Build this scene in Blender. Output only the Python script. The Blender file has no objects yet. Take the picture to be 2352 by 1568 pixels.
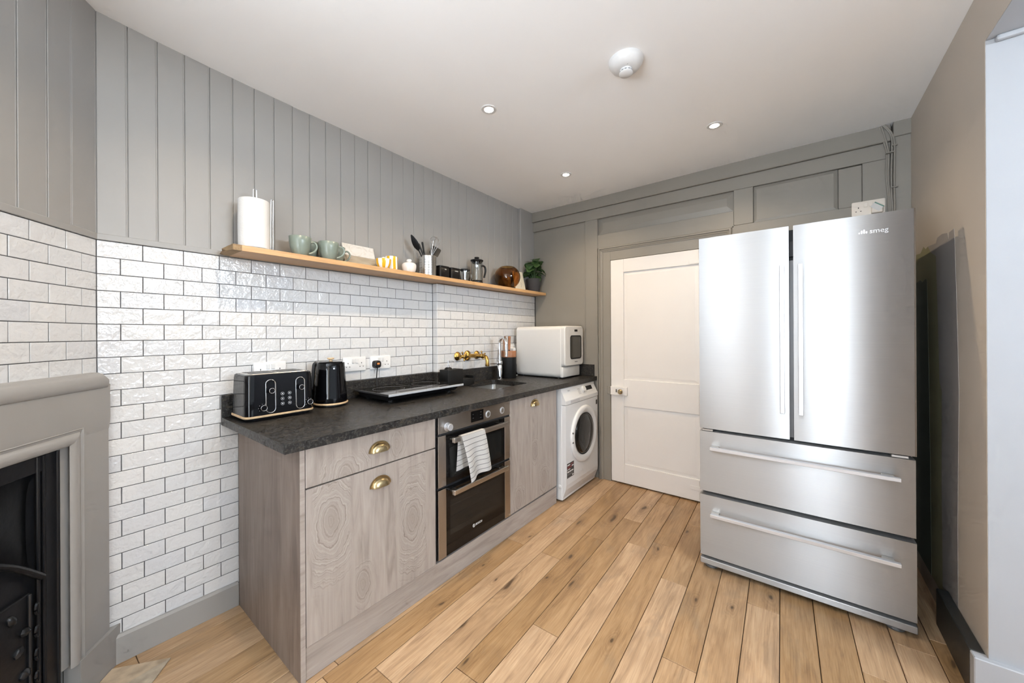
import bpy, bmesh, math, random
from mathutils import Vector, Matrix
random.seed(7)
R = math.radians
sc = bpy.context.scene
col = sc.collection

# ------------------------------------------------------------------ camera
CAM = Vector((2.2055, -0.1504, 1.3340))
FPX, YAW, ROLL, CY = 845.47, R(37.65), R(-0.3), 766.5
cam_d = bpy.data.cameras.new('camera')
cam_d.sensor_width = 36.0
cam_d.lens = FPX / 2352 * 36.0
cam_d.shift_y = (CY - 784.0) / 2352.0
cam_d.clip_start = 0.02
cam = bpy.data.objects.new('camera', cam_d)
col.objects.link(cam)
fw = Vector((-math.sin(YAW), math.cos(YAW), 0))
rt = fw.cross(Vector((0, 0, 1)))
up = rt.cross(fw)
c_, s_ = math.cos(ROLL), math.sin(ROLL)
r2 = c_ * rt + s_ * up
u2 = -s_ * rt + c_ * up
m = Matrix.Identity(4)
for i in range(3):
    m[i][0], m[i][1], m[i][2], m[i][3] = r2[i], u2[i], -fw[i], CAM[i]
cam.matrix_world = m
sc.camera = cam

# ------------------------------------------------------------------ world, daylight, exposure
w = bpy.data.worlds.new('sky')
sc.world = w
w.use_nodes = True
w.node_tree.nodes['Background'].inputs[0].default_value = (0.80, 0.90, 1.0, 1)
w.node_tree.nodes['Background'].inputs[1].default_value = 1.0

def area_light(name, loc, rot, sx, sy, power, colour):
    d = bpy.data.lights.new(name, 'AREA')
    d.shape = 'RECTANGLE'
    d.size, d.size_y, d.energy, d.color = sx, sy, power, colour
    o = bpy.data.objects.new(name, d)
    o.location, o.rotation_euler = loc, rot
    col.objects.link(o)
    return o
DAY = (0.80, 0.90, 1.0)
# daylight entering by the window behind the photographer and by that of the adjoining room, then an added side fill
area_light('window_and_fill_light', (2.46, -2.50, 1.30), (R(140), 0, 0), .50, 2.3, 66, DAY)
area_light('window_and_fill_light', (5.35, 0.85, 2.10), (R(128), 0, R(90)), 1.3, .7, 115, DAY)
area_light('window_and_fill_light', (.93, -1.75, 1.45), (R(140), 0, R(-90)), 1.3, 1.7, 185, DAY)  # added side window light, put in to lift the ceiling brightness
LED_POWER = 32.0
sc.view_settings.view_transform = 'Standard'
sc.view_settings.look = 'None'
sc.view_settings.gamma = 1.0
sc.view_settings.use_curve_mapping = False
sc.view_settings.exposure = 0.27
sc.cycles.use_denoising = True
sc.cycles.use_adaptive_sampling = True
sc.cycles.adaptive_threshold = 0.09
sc.cycles.adaptive_min_samples = 12
sc.cycles.max_bounces = 7
sc.cycles.diffuse_bounces = 4
sc.cycles.glossy_bounces = 4
sc.cycles.transmission_bounces = 7
sc.cycles.caustics_reflective = False
sc.cycles.caustics_refractive = False
sc.cycles.sample_clamp_indirect = 6.0

# ------------------------------------------------------------------ material helpers
def nd(nt, kind, ins=None, **props):
    n = nt.nodes.new(kind)
    for k, v in props.items():
        setattr(n, k, v)
    for k, v in (ins or {}).items():
        if hasattr(v, 'is_output'):
            nt.links.new(v, n.inputs[k])
        else:
            n.inputs[k].default_value = v
    return n
def base_mat(name):
    mt = bpy.data.materials.new(name)
    mt.use_nodes = True
    return mt, mt.node_tree, mt.node_tree.nodes['Principled BSDF']
def c4(c):
    return (c[0], c[1], c[2], 1)
def noise(nt, vec, scale, detail=3, rough=.5, dist=0):
    return nd(nt, 'ShaderNodeTexNoise', {'Vector': vec, 'Scale': scale, 'Detail': detail, 'Roughness': rough, 'Distortion': dist})
def ramp(nt, fac, stops):
    n = nd(nt, 'ShaderNodeValToRGB', {'Fac': fac})
    e = n.color_ramp.elements
    while len(e) < len(stops):
        e.new(.5)
    for i, (p, c) in enumerate(stops):
        e[i].position = p
        e[i].color = c4(c) if not isinstance(c, (int, float)) else (c, c, c, 1)
    return n.outputs[0]
def mathn(nt, op, a, b=0.0, c=0.0):
    n = nt.nodes.new('ShaderNodeMath')
    n.operation = op
    for i, v in enumerate((a, b, c)):
        if hasattr(v, 'is_output'):
            nt.links.new(v, n.inputs[i])
        else:
            n.inputs[i].default_value = v
    return n.outputs[0]
def mixc(nt, fac, a, b, blend='MIX'):
    n = nt.nodes.new('ShaderNodeMix')
    n.data_type = 'RGBA'
    n.blend_type = blend
    for i, v in ((0, fac), (6, a), (7, b)):
        if hasattr(v, 'is_output'):
            nt.links.new(v, n.inputs[i])
        elif i == 0:
            n.inputs[0].default_value = v
        else:
            n.inputs[i].default_value = c4(v)
    return n.outputs[2]
def mapping(nt, scale=(1, 1, 1), loc=(0, 0, 0), rnd=0.0, rot=(0, 0, 0)):
    tc = nd(nt, 'ShaderNodeTexCoord').outputs['Object']
    if rnd:
        oi = nd(nt, 'ShaderNodeObjectInfo').outputs['Random']
        off = nd(nt, 'ShaderNodeCombineXYZ', {'X': mathn(nt, 'MULTIPLY', oi, rnd), 'Y': mathn(nt, 'MULTIPLY', oi, rnd * 1.7), 'Z': mathn(nt, 'MULTIPLY', oi, rnd * .6)}).outputs[0]
        tc = nd(nt, 'ShaderNodeVectorMath', {0: tc, 1: off}, operation='ADD').outputs[0]
    return nd(nt, 'ShaderNodeMapping', {'Vector': tc, 'Scale': scale, 'Location': loc, 'Rotation': rot}).outputs[0]
def pm(name, colour, rough=.5, metal=0.0, var=0.0, vscale=6, bump=0.0, bscale=60, coat=0, spec=None, emit=None, estr=0):
    mt, nt, b = base_mat(name)
    b.inputs['Roughness'].default_value = rough
    b.inputs['Metallic'].default_value = metal
    b.inputs['Base Color'].default_value = c4(colour)
    if coat:
        b.inputs['Coat Weight'].default_value = coat
        b.inputs['Coat Roughness'].default_value = .04
    if spec is not None:
        b.inputs['Specular IOR Level'].default_value = spec
    if emit:
        b.inputs['Emission Color'].default_value = c4(emit)
        b.inputs['Emission Strength'].default_value = estr
    if var or bump:
        v = mapping(nt)
        if var:
            n = noise(nt, v, vscale, 4).outputs[0]
            lo = tuple(x * (1 - var) for x in colour)
            hi = tuple(min(1, x * (1 + var)) for x in colour)
            nt.links.new(ramp(nt, n, [(.3, lo), (.7, hi)]), b.inputs['Base Color'])
        if bump:
            n = noise(nt, v, bscale, 3).outputs[0]
            bp = nd(nt, 'ShaderNodeBump', {'Height': n, 'Strength': bump, 'Distance': .002})
            nt.links.new(bp.outputs[0], b.inputs['Normal'])
    return mt

M = {}
GREY = (0.308, 0.296, 0.28)
M['paint'] = pm('grey_paint', GREY, .42, var=.025, vscale=3, bump=.18, bscale=35)
M['paint_back_dim'] = pm('shaded_grey_paint', (0.262, 0.243, 0.214), .42, var=.03, vscale=3, bump=.18, bscale=35)  # darker, warmer copy of the grey paint; the far end's shade in its colour
M['paint_new_lit'] = pm('lit_grey_emulsion', (0.50, 0.445, 0.385), .6, var=.03, vscale=2, bump=.08, bscale=60)  # same grey paint lightened and warmed, standing in for lamplight on the wall
M['patch_dark'] = pm('first_coat_grey_paint', (0.32, 0.295, 0.28), .5, var=.05, vscale=4)
M['patch_olive'] = pm('old_olive_paint', (0.29, 0.275, 0.155), .55, var=.06, vscale=4)
M['patch_green'] = pm('dark_green_tone', (0.11, 0.125, 0.09), .55, var=.06, vscale=4)
M['ceil'] = pm('ceiling_white', (0.90, 0.90, 0.905), .8, var=.01, vscale=1.5, bump=.12, bscale=9)
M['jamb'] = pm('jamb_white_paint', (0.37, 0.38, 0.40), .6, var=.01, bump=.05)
M['door'] = pm('white_gloss_paint', (0.78, 0.76, 0.745), .38, var=.015, vscale=3, bump=.1, bscale=25)
M['grout'] = pm('dark_grout', (0.055, 0.055, 0.06), .9)
M['white_plastic'] = pm('white_plastic', (0.68, 0.68, 0.68), .28)
M['cream_plastic'] = pm('aged_white_plastic', (0.78, 0.72, 0.65), .35, var=.05)
M['white_enamel'] = pm('white_enamel', (0.68, 0.69, 0.70), .28)
M['dw_white'] = pm('dishwasher_white', (0.70, 0.695, 0.68), .3)
M['black_gloss'] = pm('black_gloss', (0.003, 0.003, 0.004), .06, spec=.32)
M['black_glass'] = pm('black_glass', (0.006, 0.0055, 0.0055), .05, spec=.3)
M['hob_glass'] = pm('hob_black_glass', (0.008, 0.008, 0.008), .06, spec=.45)
M['smoke_glass'] = pm('smoked_glass', (0.014, 0.014, 0.013), .05, spec=.35)
M['black_plastic'] = pm('black_plastic', (0.008, 0.008, 0.009), .4, spec=.35)
M['black_matt'] = pm('black_matt', (0.007, 0.007, 0.007), .5, bump=.05, bscale=200, spec=.3)
M['tin_black'] = pm('black_canister', (0.006, 0.005, 0.005), .42, spec=.3)
M['iron'] = pm('black_cast_iron', (0.008, 0.009, 0.011), .3, bump=.35, bscale=45, var=.3)
M['ink_white'] = pm('white_print', (0.75, 0.75, 0.75), .5)
M['ink_grey'] = pm('grey_print', (0.22, 0.22, 0.23), .5)
M['ink_red'] = pm('red_print', (0.16, 0.03, 0.035), .5)
M['ink_dark'] = pm('dark_print', (0.035, 0.035, 0.037), .45)
M['chrome'] = pm('chrome', (0.80, 0.81, 0.83), .08, 1.0)
M['satin'] = pm('satin_steel', (0.62, 0.60, 0.57), .28, 1.0)
M['ring'] = pm('bright_ring', (0.85, 0.85, 0.86), .15, 1.0)
M['alu'] = pm('aluminium_trim', (0.62, 0.63, 0.66), .35, .6)
M['steel_bowl'] = pm('sink_steel', (0.58, 0.57, 0.55), .3, 1.0)
M['brass'] = pm('unlacquered_brass', (0.43, 0.265, 0.075), .22, 1.0, var=.2, vscale=25)
M['brass_aged'] = pm('aged_brass', (0.46, 0.36, 0.20), .3, 1.0, var=.12, vscale=20)
M['sage'] = pm('sage_stoneware', (0.20, 0.24, 0.205), .3, var=.06, vscale=12)
M['white_china'] = pm('white_china', (0.72, 0.70, 0.68), .18)
M['paper'] = pm('kitchen_paper', (0.66, 0.655, 0.645), .9, bump=.5, bscale=120)
M['slate_pot'] = pm('charcoal_pot', (0.045, 0.045, 0.05), .7, var=.1)
M['soil'] = pm('soil', (0.03, 0.02, 0.012), .9)
M['stem'] = pm('plant_stem', (0.10, 0.17, 0.06), .5)
M['card'] = pm('cream_card', (0.72, 0.68, 0.56), .7, var=.03)
M['rubber'] = pm('black_rubber', (0.01, 0.01, 0.01), .7)
M['copper_wood'] = pm('reddish_wood', (0.34, 0.145, 0.065), .45, var=.2, vscale=18)
M['handle_wood'] = pm('knife_handle_wood', (0.36, 0.15, 0.06), .4, var=.3, vscale=14)
M['pale_wood'] = pm('pale_beech', (0.62, 0.44, 0.26), .5, var=.15, vscale=30)
M['gap'] = pm('shadow_gap_black', (0.012, 0.012, 0.014), .6)
M['skirt_dark'] = pm('dark_skirting_paint', (0.030, 0.032, 0.032), .35, bump=.1)
M['fridge_side'] = pm('fridge_side_grey', (0.13, 0.12, 0.11), .45)
M['hinge'] = pm('hinge_zinc', (0.5, 0.5, 0.5), .35, 1.0)
M['led'] = pm('led_lens', (1, 1, 1), .4, emit=(1.0, 0.86, 0.66), estr=60)
M['cable_white'] = pm('white_cable', (0.62, 0.62, 0.60), .4)
M['socket_dark'] = pm('socket_hole', (0.01, 0.01, 0.01), .6)
M['window_frame'] = pm('window_white', (0.8, 0.8, 0.8), .4)

def tile_mat():
    mt, nt, b = base_mat('glazed_white_tile')
    oi = nd(nt, 'ShaderNodeObjectInfo').outputs['Random']
    cr = ramp(nt, oi, [(0, (.575, .582, .60)), (.35, (.62, .617, .612)), (.7, (.60, .60, .602)), (1, (.645, .64, .632))])
    v = mapping(nt, (1, 1, 1), rnd=37)
    mott = noise(nt, v, 22, 3).outputs[0]
    nt.links.new(mixc(nt, .10, cr, mixc(nt, mott, (.52, .53, .55), (.72, .715, .71))), b.inputs['Base Color'])
    b.inputs['Roughness'].default_value = .09
    h = noise(nt, v, 26, 2, .45, .6).outputs[0]
    h2 = noise(nt, v, 85, 2, .5).outputs[0]
    hh = mathn(nt, 'ADD', h, mathn(nt, 'MULTIPLY', h2, .30))
    bp = nd(nt, 'ShaderNodeBump', {'Height': hh, 'Strength': .8, 'Distance': .0062})
    nt.links.new(bp.outputs[0], b.inputs['Normal'])
    return mt
M['tile'] = tile_mat()

def wood_mat(name, light, mid, dark, length_axis='Y', grain=70, rough=.45, rnd=31, knots=True, tint=.25, bump=.12):
    mt, nt, b = base_mat(name)
    sx = {'X': (1.0, grain / 6, grain / 6), 'Y': (grain / 6, 1.0, grain / 6), 'Z': (grain / 6, grain / 6, 1.0)}[length_axis]
    v = mapping(nt, sx, rnd=rnd)
    warp = noise(nt, v, .9, 2).outputs[0]
    g1 = noise(nt, v, 3.2, 6, .62, 1.0).outputs[0]
    v2 = mapping(nt, tuple(x * (4 if x > 1 else 1.2) for x in sx), rnd=rnd)
    g2 = noise(nt, v2, 5, 4, .6).outputs[0]
    c = ramp(nt, g1, [(.28, dark), (.48, mid), (.72, light)])
    c = mixc(nt, .35, c, ramp(nt, g2, [(.3, dark), (.65, light)]))
    v3 = mapping(nt, tuple(1.0 if x == 1.0 else 2.6 for x in sx), rnd=rnd)
    big = noise(nt, v3, 2.2, 3, .6, .8).outputs[0]
    c = mixc(nt, mathn(nt, 'MULTIPLY', ramp(nt, big, [(.48, 0.0), (.75, 1.0)]), .5), c, dark)
    if knots:
        vk = mapping(nt, tuple(2.1 if x == 1.0 else 5.5 for x in sx), rnd=rnd)
        wv = nd(nt, 'ShaderNodeVectorMath', {0: vk, 1: nd(nt, 'ShaderNodeVectorMath', {0: noise(nt, vk, 1.7, 2).outputs['Color'], 'Scale': .45}, operation='SCALE').outputs[0]}, operation='ADD').outputs[0]
        vn = nd(nt, 'ShaderNodeTexVoronoi', {'Vector': wv, 'Scale': 1.0, 'Randomness': 1.0}, voronoi_dimensions='2D')
        vo = vn.outputs['Distance']
        has = mathn(nt, 'GREATER_THAN', nd(nt, 'ShaderNodeSeparateXYZ', {0: vn.outputs['Color']}).outputs[0], .66)
        vo = mathn(nt, 'MULTIPLY', vo, mathn(nt, 'MULTIPLY_ADD', nd(nt, 'ShaderNodeSeparateXYZ', {0: vn.outputs['Color']}).outputs[1], 1.4, .8))
        halo = mathn(nt, 'MULTIPLY', ramp(nt, vo, [(.06, 1.0), (.42, 0.0)]), has)
        ring = mathn(nt, 'SINE', mathn(nt, 'MULTIPLY', vo, 75))
        c = mixc(nt, mathn(nt, 'MULTIPLY', halo, mathn(nt, 'MULTIPLY_ADD', ring, .18, .30)), c, tuple(x * .9 for x in dark))
        kn = mathn(nt, 'MULTIPLY', ramp(nt, vo, [(.035, 1.0), (.095, 0.0)]), has)
        c = mixc(nt, mathn(nt, 'MULTIPLY', kn, .85), c, tuple(x * .3 for x in dark))
        stain = noise(nt, mapping(nt, tuple(.9 if x == 1.0 else 2.0 for x in sx), rnd=rnd * .37), 3.1, 4, .65, .6).outputs[0]
        c = mixc(nt, ramp(nt, stain, [(.55, 0.0), (.78, .55)]), c, (.20, .155, .115))
    oi = nd(nt, 'ShaderNodeObjectInfo').outputs['Random']
    hs = nd(nt, 'ShaderNodeHueSaturation', {'Color': c, 'Value': mathn(nt, 'MULTIPLY_ADD', oi, tint * 1.6, 1 - tint * .8), 'Saturation': mathn(nt, 'MULTIPLY_ADD', oi, -.2, 1.08)})
    nt.links.new(hs.outputs[0], b.inputs['Base Color'])
    b.inputs['Roughness'].default_value = rough
    bp = nd(nt, 'ShaderNodeBump', {'Height': g2, 'Strength': bump, 'Distance': .001})
    nt.links.new(bp.outputs[0], b.inputs['Normal'])
    return mt
M['floor'] = wood_mat('oak_floorboard', (.54, .365, .21), (.43, .265, .135), (.21, .12, .06), 'Y', 70, .40, tint=.22)
M['hearth_wood'] = wood_mat('weathered_board', (.50, .42, .31), (.38, .30, .20), (.22, .16, .10), 'X', 60, .6, tint=.1, knots=False)
M['oak'] = wood_mat('oiled_oak', (.64, .385, .165), (.53, .295, .11), (.39, .19, .06), 'Y', 90, .42, tint=.0, knots=False)
M['oak_end'] = wood_mat('rough_oak_bark_edge', (.42, .31, .18), (.30, .20, .11), (.15, .09, .05), 'X', 60, .8, tint=.0, knots=True, bump=.8)
M['board_wood'] = wood_mat('grey_driftwood', (.50, .45, .36), (.36, .31, .24), (.20, .16, .11), 'Y', 60, .7, tint=0, knots=False)

def greige_mat(name, centres, horizontal=False):
    """grey-brown wood-effect board with end-grain ring figures at the given (y, z) places of the part"""
    mt, nt, b = base_mat(name)
    light, mid, dark = (.42, .372, .335), (.325, .278, .245), (.175, .142, .122)
    s = (8, 1.0, 8) if horizontal else (8, 8, 1.0)
    v = mapping(nt, s, rnd=11)
    g1 = noise(nt, v, 3.0, 6, .6, .9).outputs[0]
    v2 = mapping(nt, tuple(x * (5 if x > 1 else 1.5) for x in s), rnd=11)
    g2 = noise(nt, v2, 4.5, 4, .65).outputs[0]
    c = ramp(nt, g1, [(.27, dark), (.47, mid), (.7, light)])
    c = mixc(nt, .4, c, ramp(nt, g2, [(.3, mid), (.7, light)]))
    tc = nd(nt, 'ShaderNodeTexCoord').outputs['Object']
    for (cy, cz, hw, hh) in centres:
        p = nd(nt, 'ShaderNodeMapping', {'Vector': tc, 'Location': (0, -cy * 1.15, -cz * .75), 'Scale': (0, 1.15, .75)}).outputs[0]
        wn = noise(nt, p, 7, 4, .6).outputs['Color']
        p2 = nd(nt, 'ShaderNodeVectorMath', {0: p, 1: nd(nt, 'ShaderNodeVectorMath', {0: wn, 'Scale': .10}, operation='SCALE').outputs[0]}, operation='ADD').outputs[0]
        p2 = nd(nt, 'ShaderNodeVectorMath', {0: p2, 1: (.05, .05, .05)}, operation='SUBTRACT').outputs[0]
        d = nd(nt, 'ShaderNodeVectorMath', {0: p2}, operation='LENGTH').outputs['Value']
        r1_ = noise(nt, nd(nt, 'ShaderNodeCombineXYZ', {'X': mathn(nt, 'MULTIPLY', d, 150)}).outputs[0], 1.0, 2, .7).outputs[0]
        rc = ramp(nt, r1_, [(.36, (.185, .150, .128)), (.47, (.34, .295, .262)), (.62, (.43, .388, .352))])
        rc = mixc(nt, ramp(nt, d, [(.01, .6), (.07, 0.0)]), rc, (.25, .205, .175))
        sp_ = nd(nt, 'ShaderNodeSeparateXYZ', {0: tc})
        ey = mathn(nt, 'ABSOLUTE', mathn(nt, 'SUBTRACT', mathn(nt, 'ADD', sp_.outputs[1], mathn(nt, 'MULTIPLY', g1, .03)), cy + .015))
        ez = mathn(nt, 'ABSOLUTE', mathn(nt, 'SUBTRACT', sp_.outputs[2], cz))
        mk = mathn(nt, 'MULTIPLY', ramp(nt, mathn(nt, 'DIVIDE', ey, hw), [(.8, 1.0), (1.0, 0.0)]), ramp(nt, mathn(nt, 'DIVIDE', ez, hh), [(.55, 1.0), (1.0, 0.0)]))
        c = mixc(nt, mathn(nt, 'MULTIPLY', mk, .75), c, rc)
    nt.links.new(c, b.inputs['Base Color'])
    b.inputs['Roughness'].default_value = .5
    bp = nd(nt, 'ShaderNodeBump', {'Height': g2, 'Strength': .12, 'Distance': .001})
    nt.links.new(bp.outputs[0], b.inputs['Normal'])
    return mt
M['greige'] = greige_mat('grey_wood_board', [])
M['greige_panel'] = pm('brown_wood_panel', (.25, .2, .17), .5)
mt, nt, b = base_mat('brown_wood_end_panel')
v = mapping(nt, (6, 6, .8)); g = noise(nt, v, 3, 6, .6, .8).outputs[0]
g2_ = noise(nt, mapping(nt, (40, 40, 1.2)), 4, 3).outputs[0]
nt.links.new(mixc(nt, .3, ramp(nt, g, [(.3, (.125, .092, .076)), (.5, (.20, .152, .127)), (.72, (.27, .215, .182))]), ramp(nt, g2_, [(.3, (.13, .098, .08)), (.7, (.28, .225, .19))])), b.inputs['Base Color'])
b.inputs['Roughness'].default_value = .5
M['greige_panel'] = mt
M['greige_plinth'] = greige_mat('grey_wood_plinth', [], True)

def stone_mat():
    mt, nt, b = base_mat('leathered_dark_stone')
    v = mapping(nt)
    n1 = noise(nt, v, 9, 5, .6, .5).outputs[0]
    n2 = noise(nt, v, 95, 4, .75).outputs[0]
    n3 = noise(nt, mapping(nt, (1, .5, 1)), 60, 3, .6, .7).outputs[0]
    c = ramp(nt, n1, [(.3, (.010, .0095, .0095)), (.7, (.021, .019, .017))])
    c = mixc(nt, ramp(nt, n2, [(.50, 0.0), (.68, .8)]), c, (.085, .082, .079))
    c = mixc(nt, ramp(nt, n3, [(.54, 0.0), (.70, .55)]), c, (.105, .083, .060))
    nt.links.new(c, b.inputs['Base Color'])
    nt.links.new(ramp(nt, n3, [(.3, .26), (.7, .5)]), b.inputs['Roughness'])
    b.inputs['Specular IOR Level'].default_value = .35
    bp = nd(nt, 'ShaderNodeBump', {'Height': n2, 'Strength': .5, 'Distance': .0012})
    bp2 = nd(nt, 'ShaderNodeBump', {'Height': n3, 'Strength': .4, 'Distance': .0016, 'Normal': bp.outputs[0]})
    nt.links.new(bp2.outputs[0], b.inputs['Normal'])
    return mt
M['stone'] = stone_mat()

def brushed(name, colour, rough=.3, scale=(1.5, 1, 420), aniso=.75, bump=.12):
    mt, nt, b = base_mat(name)
    v = mapping(nt, scale)
    n = noise(nt, v, 1.0, 3, .6).outputs[0]
    b.inputs['Metallic'].default_value = 1
    nt.links.new(mixc(nt, n, tuple(x * .96 for x in colour), tuple(min(1, x * 1.04) for x in colour)), b.inputs['Base Color'])
    b.inputs['Roughness'].default_value = rough
    b.inputs['Anisotropic'].default_value = aniso
    b.inputs['Anisotropic Rotation'].default_value = .25
    tg = nd(nt, 'ShaderNodeTangent', direction_type='UV_MAP')
    nt.links.new(tg.outputs[0], b.inputs['Tangent'])
    bp = nd(nt, 'ShaderNodeBump', {'Height': n, 'Strength': bump, 'Distance': .0006})
    nt.links.new(bp.outputs[0], b.inputs['Normal'])
    return mt
M['fridge_steel'] = brushed('brushed_fridge_steel', (.375, .372, .37), .35, aniso=.97, bump=.03)
M['oven_steel'] = brushed('brushed_oven_steel', (.50, .475, .45), .34, scale=(1, 1.5, 420))

def glass(name, colour, rough=.0, ior=1.45):
    mt, nt, b = base_mat(name)
    b.inputs['Base Color'].default_value = c4(colour)
    b.inputs['Roughness'].default_value = rough
    b.inputs['IOR'].default_value = ior
    b.inputs['Transmission Weight'].default_value = 1
    return mt
M['glass'] = glass('clear_glass', (.95, .97, .96))
M['amber'] = glass('amber_glass', (.58, .32, .075), .01)
M['clear_plastic'] = glass('clear_acrylic', (.9, .92, .95), .05)

def stripes_uv(name, base, line, count, width, uaxis='V', rough=.85):
    mt, nt, b = base_mat(name)
    uv = nd(nt, 'ShaderNodeUVMap').outputs[0]
    s = nd(nt, 'ShaderNodeSeparateXYZ', {0: uv})
    q = s.outputs[1 if uaxis == 'V' else 0]
    fr = mathn(nt, 'FRACT', mathn(nt, 'MULTIPLY', q, count))
    k = mathn(nt, 'LESS_THAN', fr, width)
    nt.links.new(mixc(nt, k, base, line), b.inputs['Base Color'])
    b.inputs['Roughness'].default_value = rough
    n = noise(nt, mapping(nt), 300, 2).outputs[0]
    if rough > .5:
        bp = nd(nt, 'ShaderNodeBump', {'Height': n, 'Strength': .3, 'Distance': .001})
        nt.links.new(bp.outputs[0], b.inputs['Normal'])
    return mt
M['towel'] = stripes_uv('striped_tea_towel', (.84, .83, .81), (.06, .06, .075), 21.0, .085)
M['yellow_stripe'] = stripes_uv('yellow_striped_china', (.86, .85, .83), (.72, .42, .02), 6.0, .5, 'U', .18)

def leaf_mat():
    mt, nt, b = base_mat('dark_green_leaf')
    oi = nd(nt, 'ShaderNodeObjectInfo').outputs['Random']
    n = noise(nt, mapping(nt, rnd=9), 40, 3).outputs[0]
    c = mixc(nt, oi, (.018, .048, .014), (.045, .098, .026))
    nt.links.new(mixc(nt, mathn(nt, 'MULTIPLY', n, .4), c, (.07, .13, .04)), b.inputs['Base Color'])
    b.inputs['Roughness'].default_value = .4
    return mt
M['leaf'] = leaf_mat()
def marble_mat():
    mt, nt, b = base_mat('pale_marble')
    n = noise(nt, mapping(nt), 18, 6, .65, 1.2).outputs[0]
    nt.links.new(ramp(nt, n, [(.3, (.44, .41, .37)), (.5, (.60, .58, .55)), (.75, (.64, .62, .60))]), b.inputs['Base Color'])
    b.inputs['Roughness'].default_value = .35
    return mt
M['marble'] = marble_mat()

# ------------------------------------------------------------------ geometry helpers
def box(x0, x1, y0, y1, z0, z1, bev=0.0, seg=2, bm=None):
    nb = bmesh.new()
    vs = [nb.verts.new((x, y, z)) for x in (x0, x1) for y in (y0, y1) for z in (z0, z1)]
    for f in ((0, 1, 3, 2), (4, 6, 7, 5), (0, 4, 5, 1), (2, 3, 7, 6), (0, 2, 6, 4), (1, 5, 7, 3)):
        nb.faces.new([vs[i] for i in f])
    bmesh.ops.recalc_face_normals(nb, faces=nb.faces)
    if bev:
        bmesh.ops.bevel(nb, geom=list(nb.edges), offset=bev, segments=seg, affect='EDGES', profile=.5)
    if bm is None:
        return nb
    return add(bm, nb)
def add(bm, other, mat=None):
    me = bpy.data.meshes.new('tmp')
    other.to_mesh(me)
    other.free()
    if mat is not None:
        me.transform(mat)
    bm.from_mesh(me)
    bpy.data.meshes.remove(me)
    return bm
def xf(bm, mat):
    bmesh.ops.transform(bm, matrix=mat, verts=bm.verts)
    return bm
def lathe(prof, seg=32, caps=True):
    """profile of (radius, z); radius 0 makes a pole"""
    bm = bmesh.new()
    rings = []
    for r, z in prof:
        if r <= 1e-6:
            rings.append([bm.verts.new((0, 0, z))])
        else:
            rings.append([bm.verts.new((r * math.cos(2 * math.pi * k / seg), r * math.sin(2 * math.pi * k / seg), z)) for k in range(seg)])
    for a, b_ in zip(rings, rings[1:]):
        if len(a) == 1 and len(b_) == 1:
            continue
        for k in range(seg):
            k2 = (k + 1) % seg
            if len(a) == 1:
                bm.faces.new((a[0], b_[k2], b_[k]))
            elif len(b_) == 1:
                bm.faces.new((a[k], a[k2], b_[0]))
            else:
                bm.faces.new((a[k], a[k2], b_[k2], b_[k]))
    if caps:
        if len(rings[0]) > 1:
            bm.faces.new(list(reversed(rings[0])))
        if len(rings[-1]) > 1:
            bm.faces.new(rings[-1])
    bmesh.ops.recalc_face_normals(bm, faces=bm.faces)
    return bm
def tube(pts, rad, seg=10, closed=False, caps=True):
    pts = [Vector(p) for p in pts]
    n = len(pts)
    rads = rad if isinstance(rad, (list, tuple)) else [rad] * n
    bm = bmesh.new()
    rings = []
    prev = None
    for i, p in enumerate(pts):
        a = pts[i - 1] if (i > 0 or closed) else pts[i]
        b_ = pts[(i + 1) % n] if (i < n - 1 or closed) else pts[i]
        t = (b_ - a)
        t = t.normalized() if t.length > 1e-9 else Vector((0, 0, 1))
        if prev is None:
            ref = Vector((0, 0, 1)) if abs(t.z) < .9 else Vector((1, 0, 0))
            nrm = t.cross(ref).normalized()
        else:
            nrm = prev - t * prev.dot(t)
            nrm = nrm.normalized() if nrm.length > 1e-6 else t.orthogonal().normalized()
        prev = nrm
        bi = t.cross(nrm)
        rings.append([bm.verts.new(p + rads[i] * (math.cos(2 * math.pi * k / seg) * nrm + math.sin(2 * math.pi * k / seg) * bi)) for k in range(seg)])
    rng = range(n if closed else n - 1)
    for i in rng:
        a, b_ = rings[i], rings[(i + 1) % n]
        for k in range(seg):
            k2 = (k + 1) % seg
            bm.faces.new((a[k], a[k2], b_[k2], b_[k]))
    if caps and not closed:
        bm.faces.new(list(reversed(rings[0])))
        bm.faces.new(rings[-1])
    bmesh.ops.recalc_face_normals(bm, faces=bm.faces)
    return bm
def loft(sections, cap0=True, cap1=True, closed=True):
    """sections: lists of 3-D points with equal counts"""
    bm = bmesh.new()
    rs = [[bm.verts.new(p) for p in s] for s in sections]
    n = len(rs[0])
    for a, b_ in zip(rs, rs[1:]):
        for k in range(n if closed else n - 1):
            k2 = (k + 1) % n
            bm.faces.new((a[k], a[k2], b_[k2], b_[k]))
    if cap0:
        bm.faces.new(list(reversed(rs[0])))
    if cap1:
        bm.faces.new(rs[-1])
    bmesh.ops.recalc_face_normals(bm, faces=bm.faces)
    return bm
def rrect(w, h, r, seg=6, cx=0, cy=0):
    """rounded rectangle outline (list of 2-D points, ccw)"""
    out = []
    for (sx, sy, a0) in ((1, 1, 0), (-1, 1, 90), (-1, -1, 180), (1, -1, 270)):
        for k in range(seg + 1):
            a = R(a0 + 90 * k / seg)
            out.append((cx + sx * (w / 2 - r) + r * math.cos(a), cy + sy * (h / 2 - r) + r * math.sin(a)))
    return out
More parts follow.
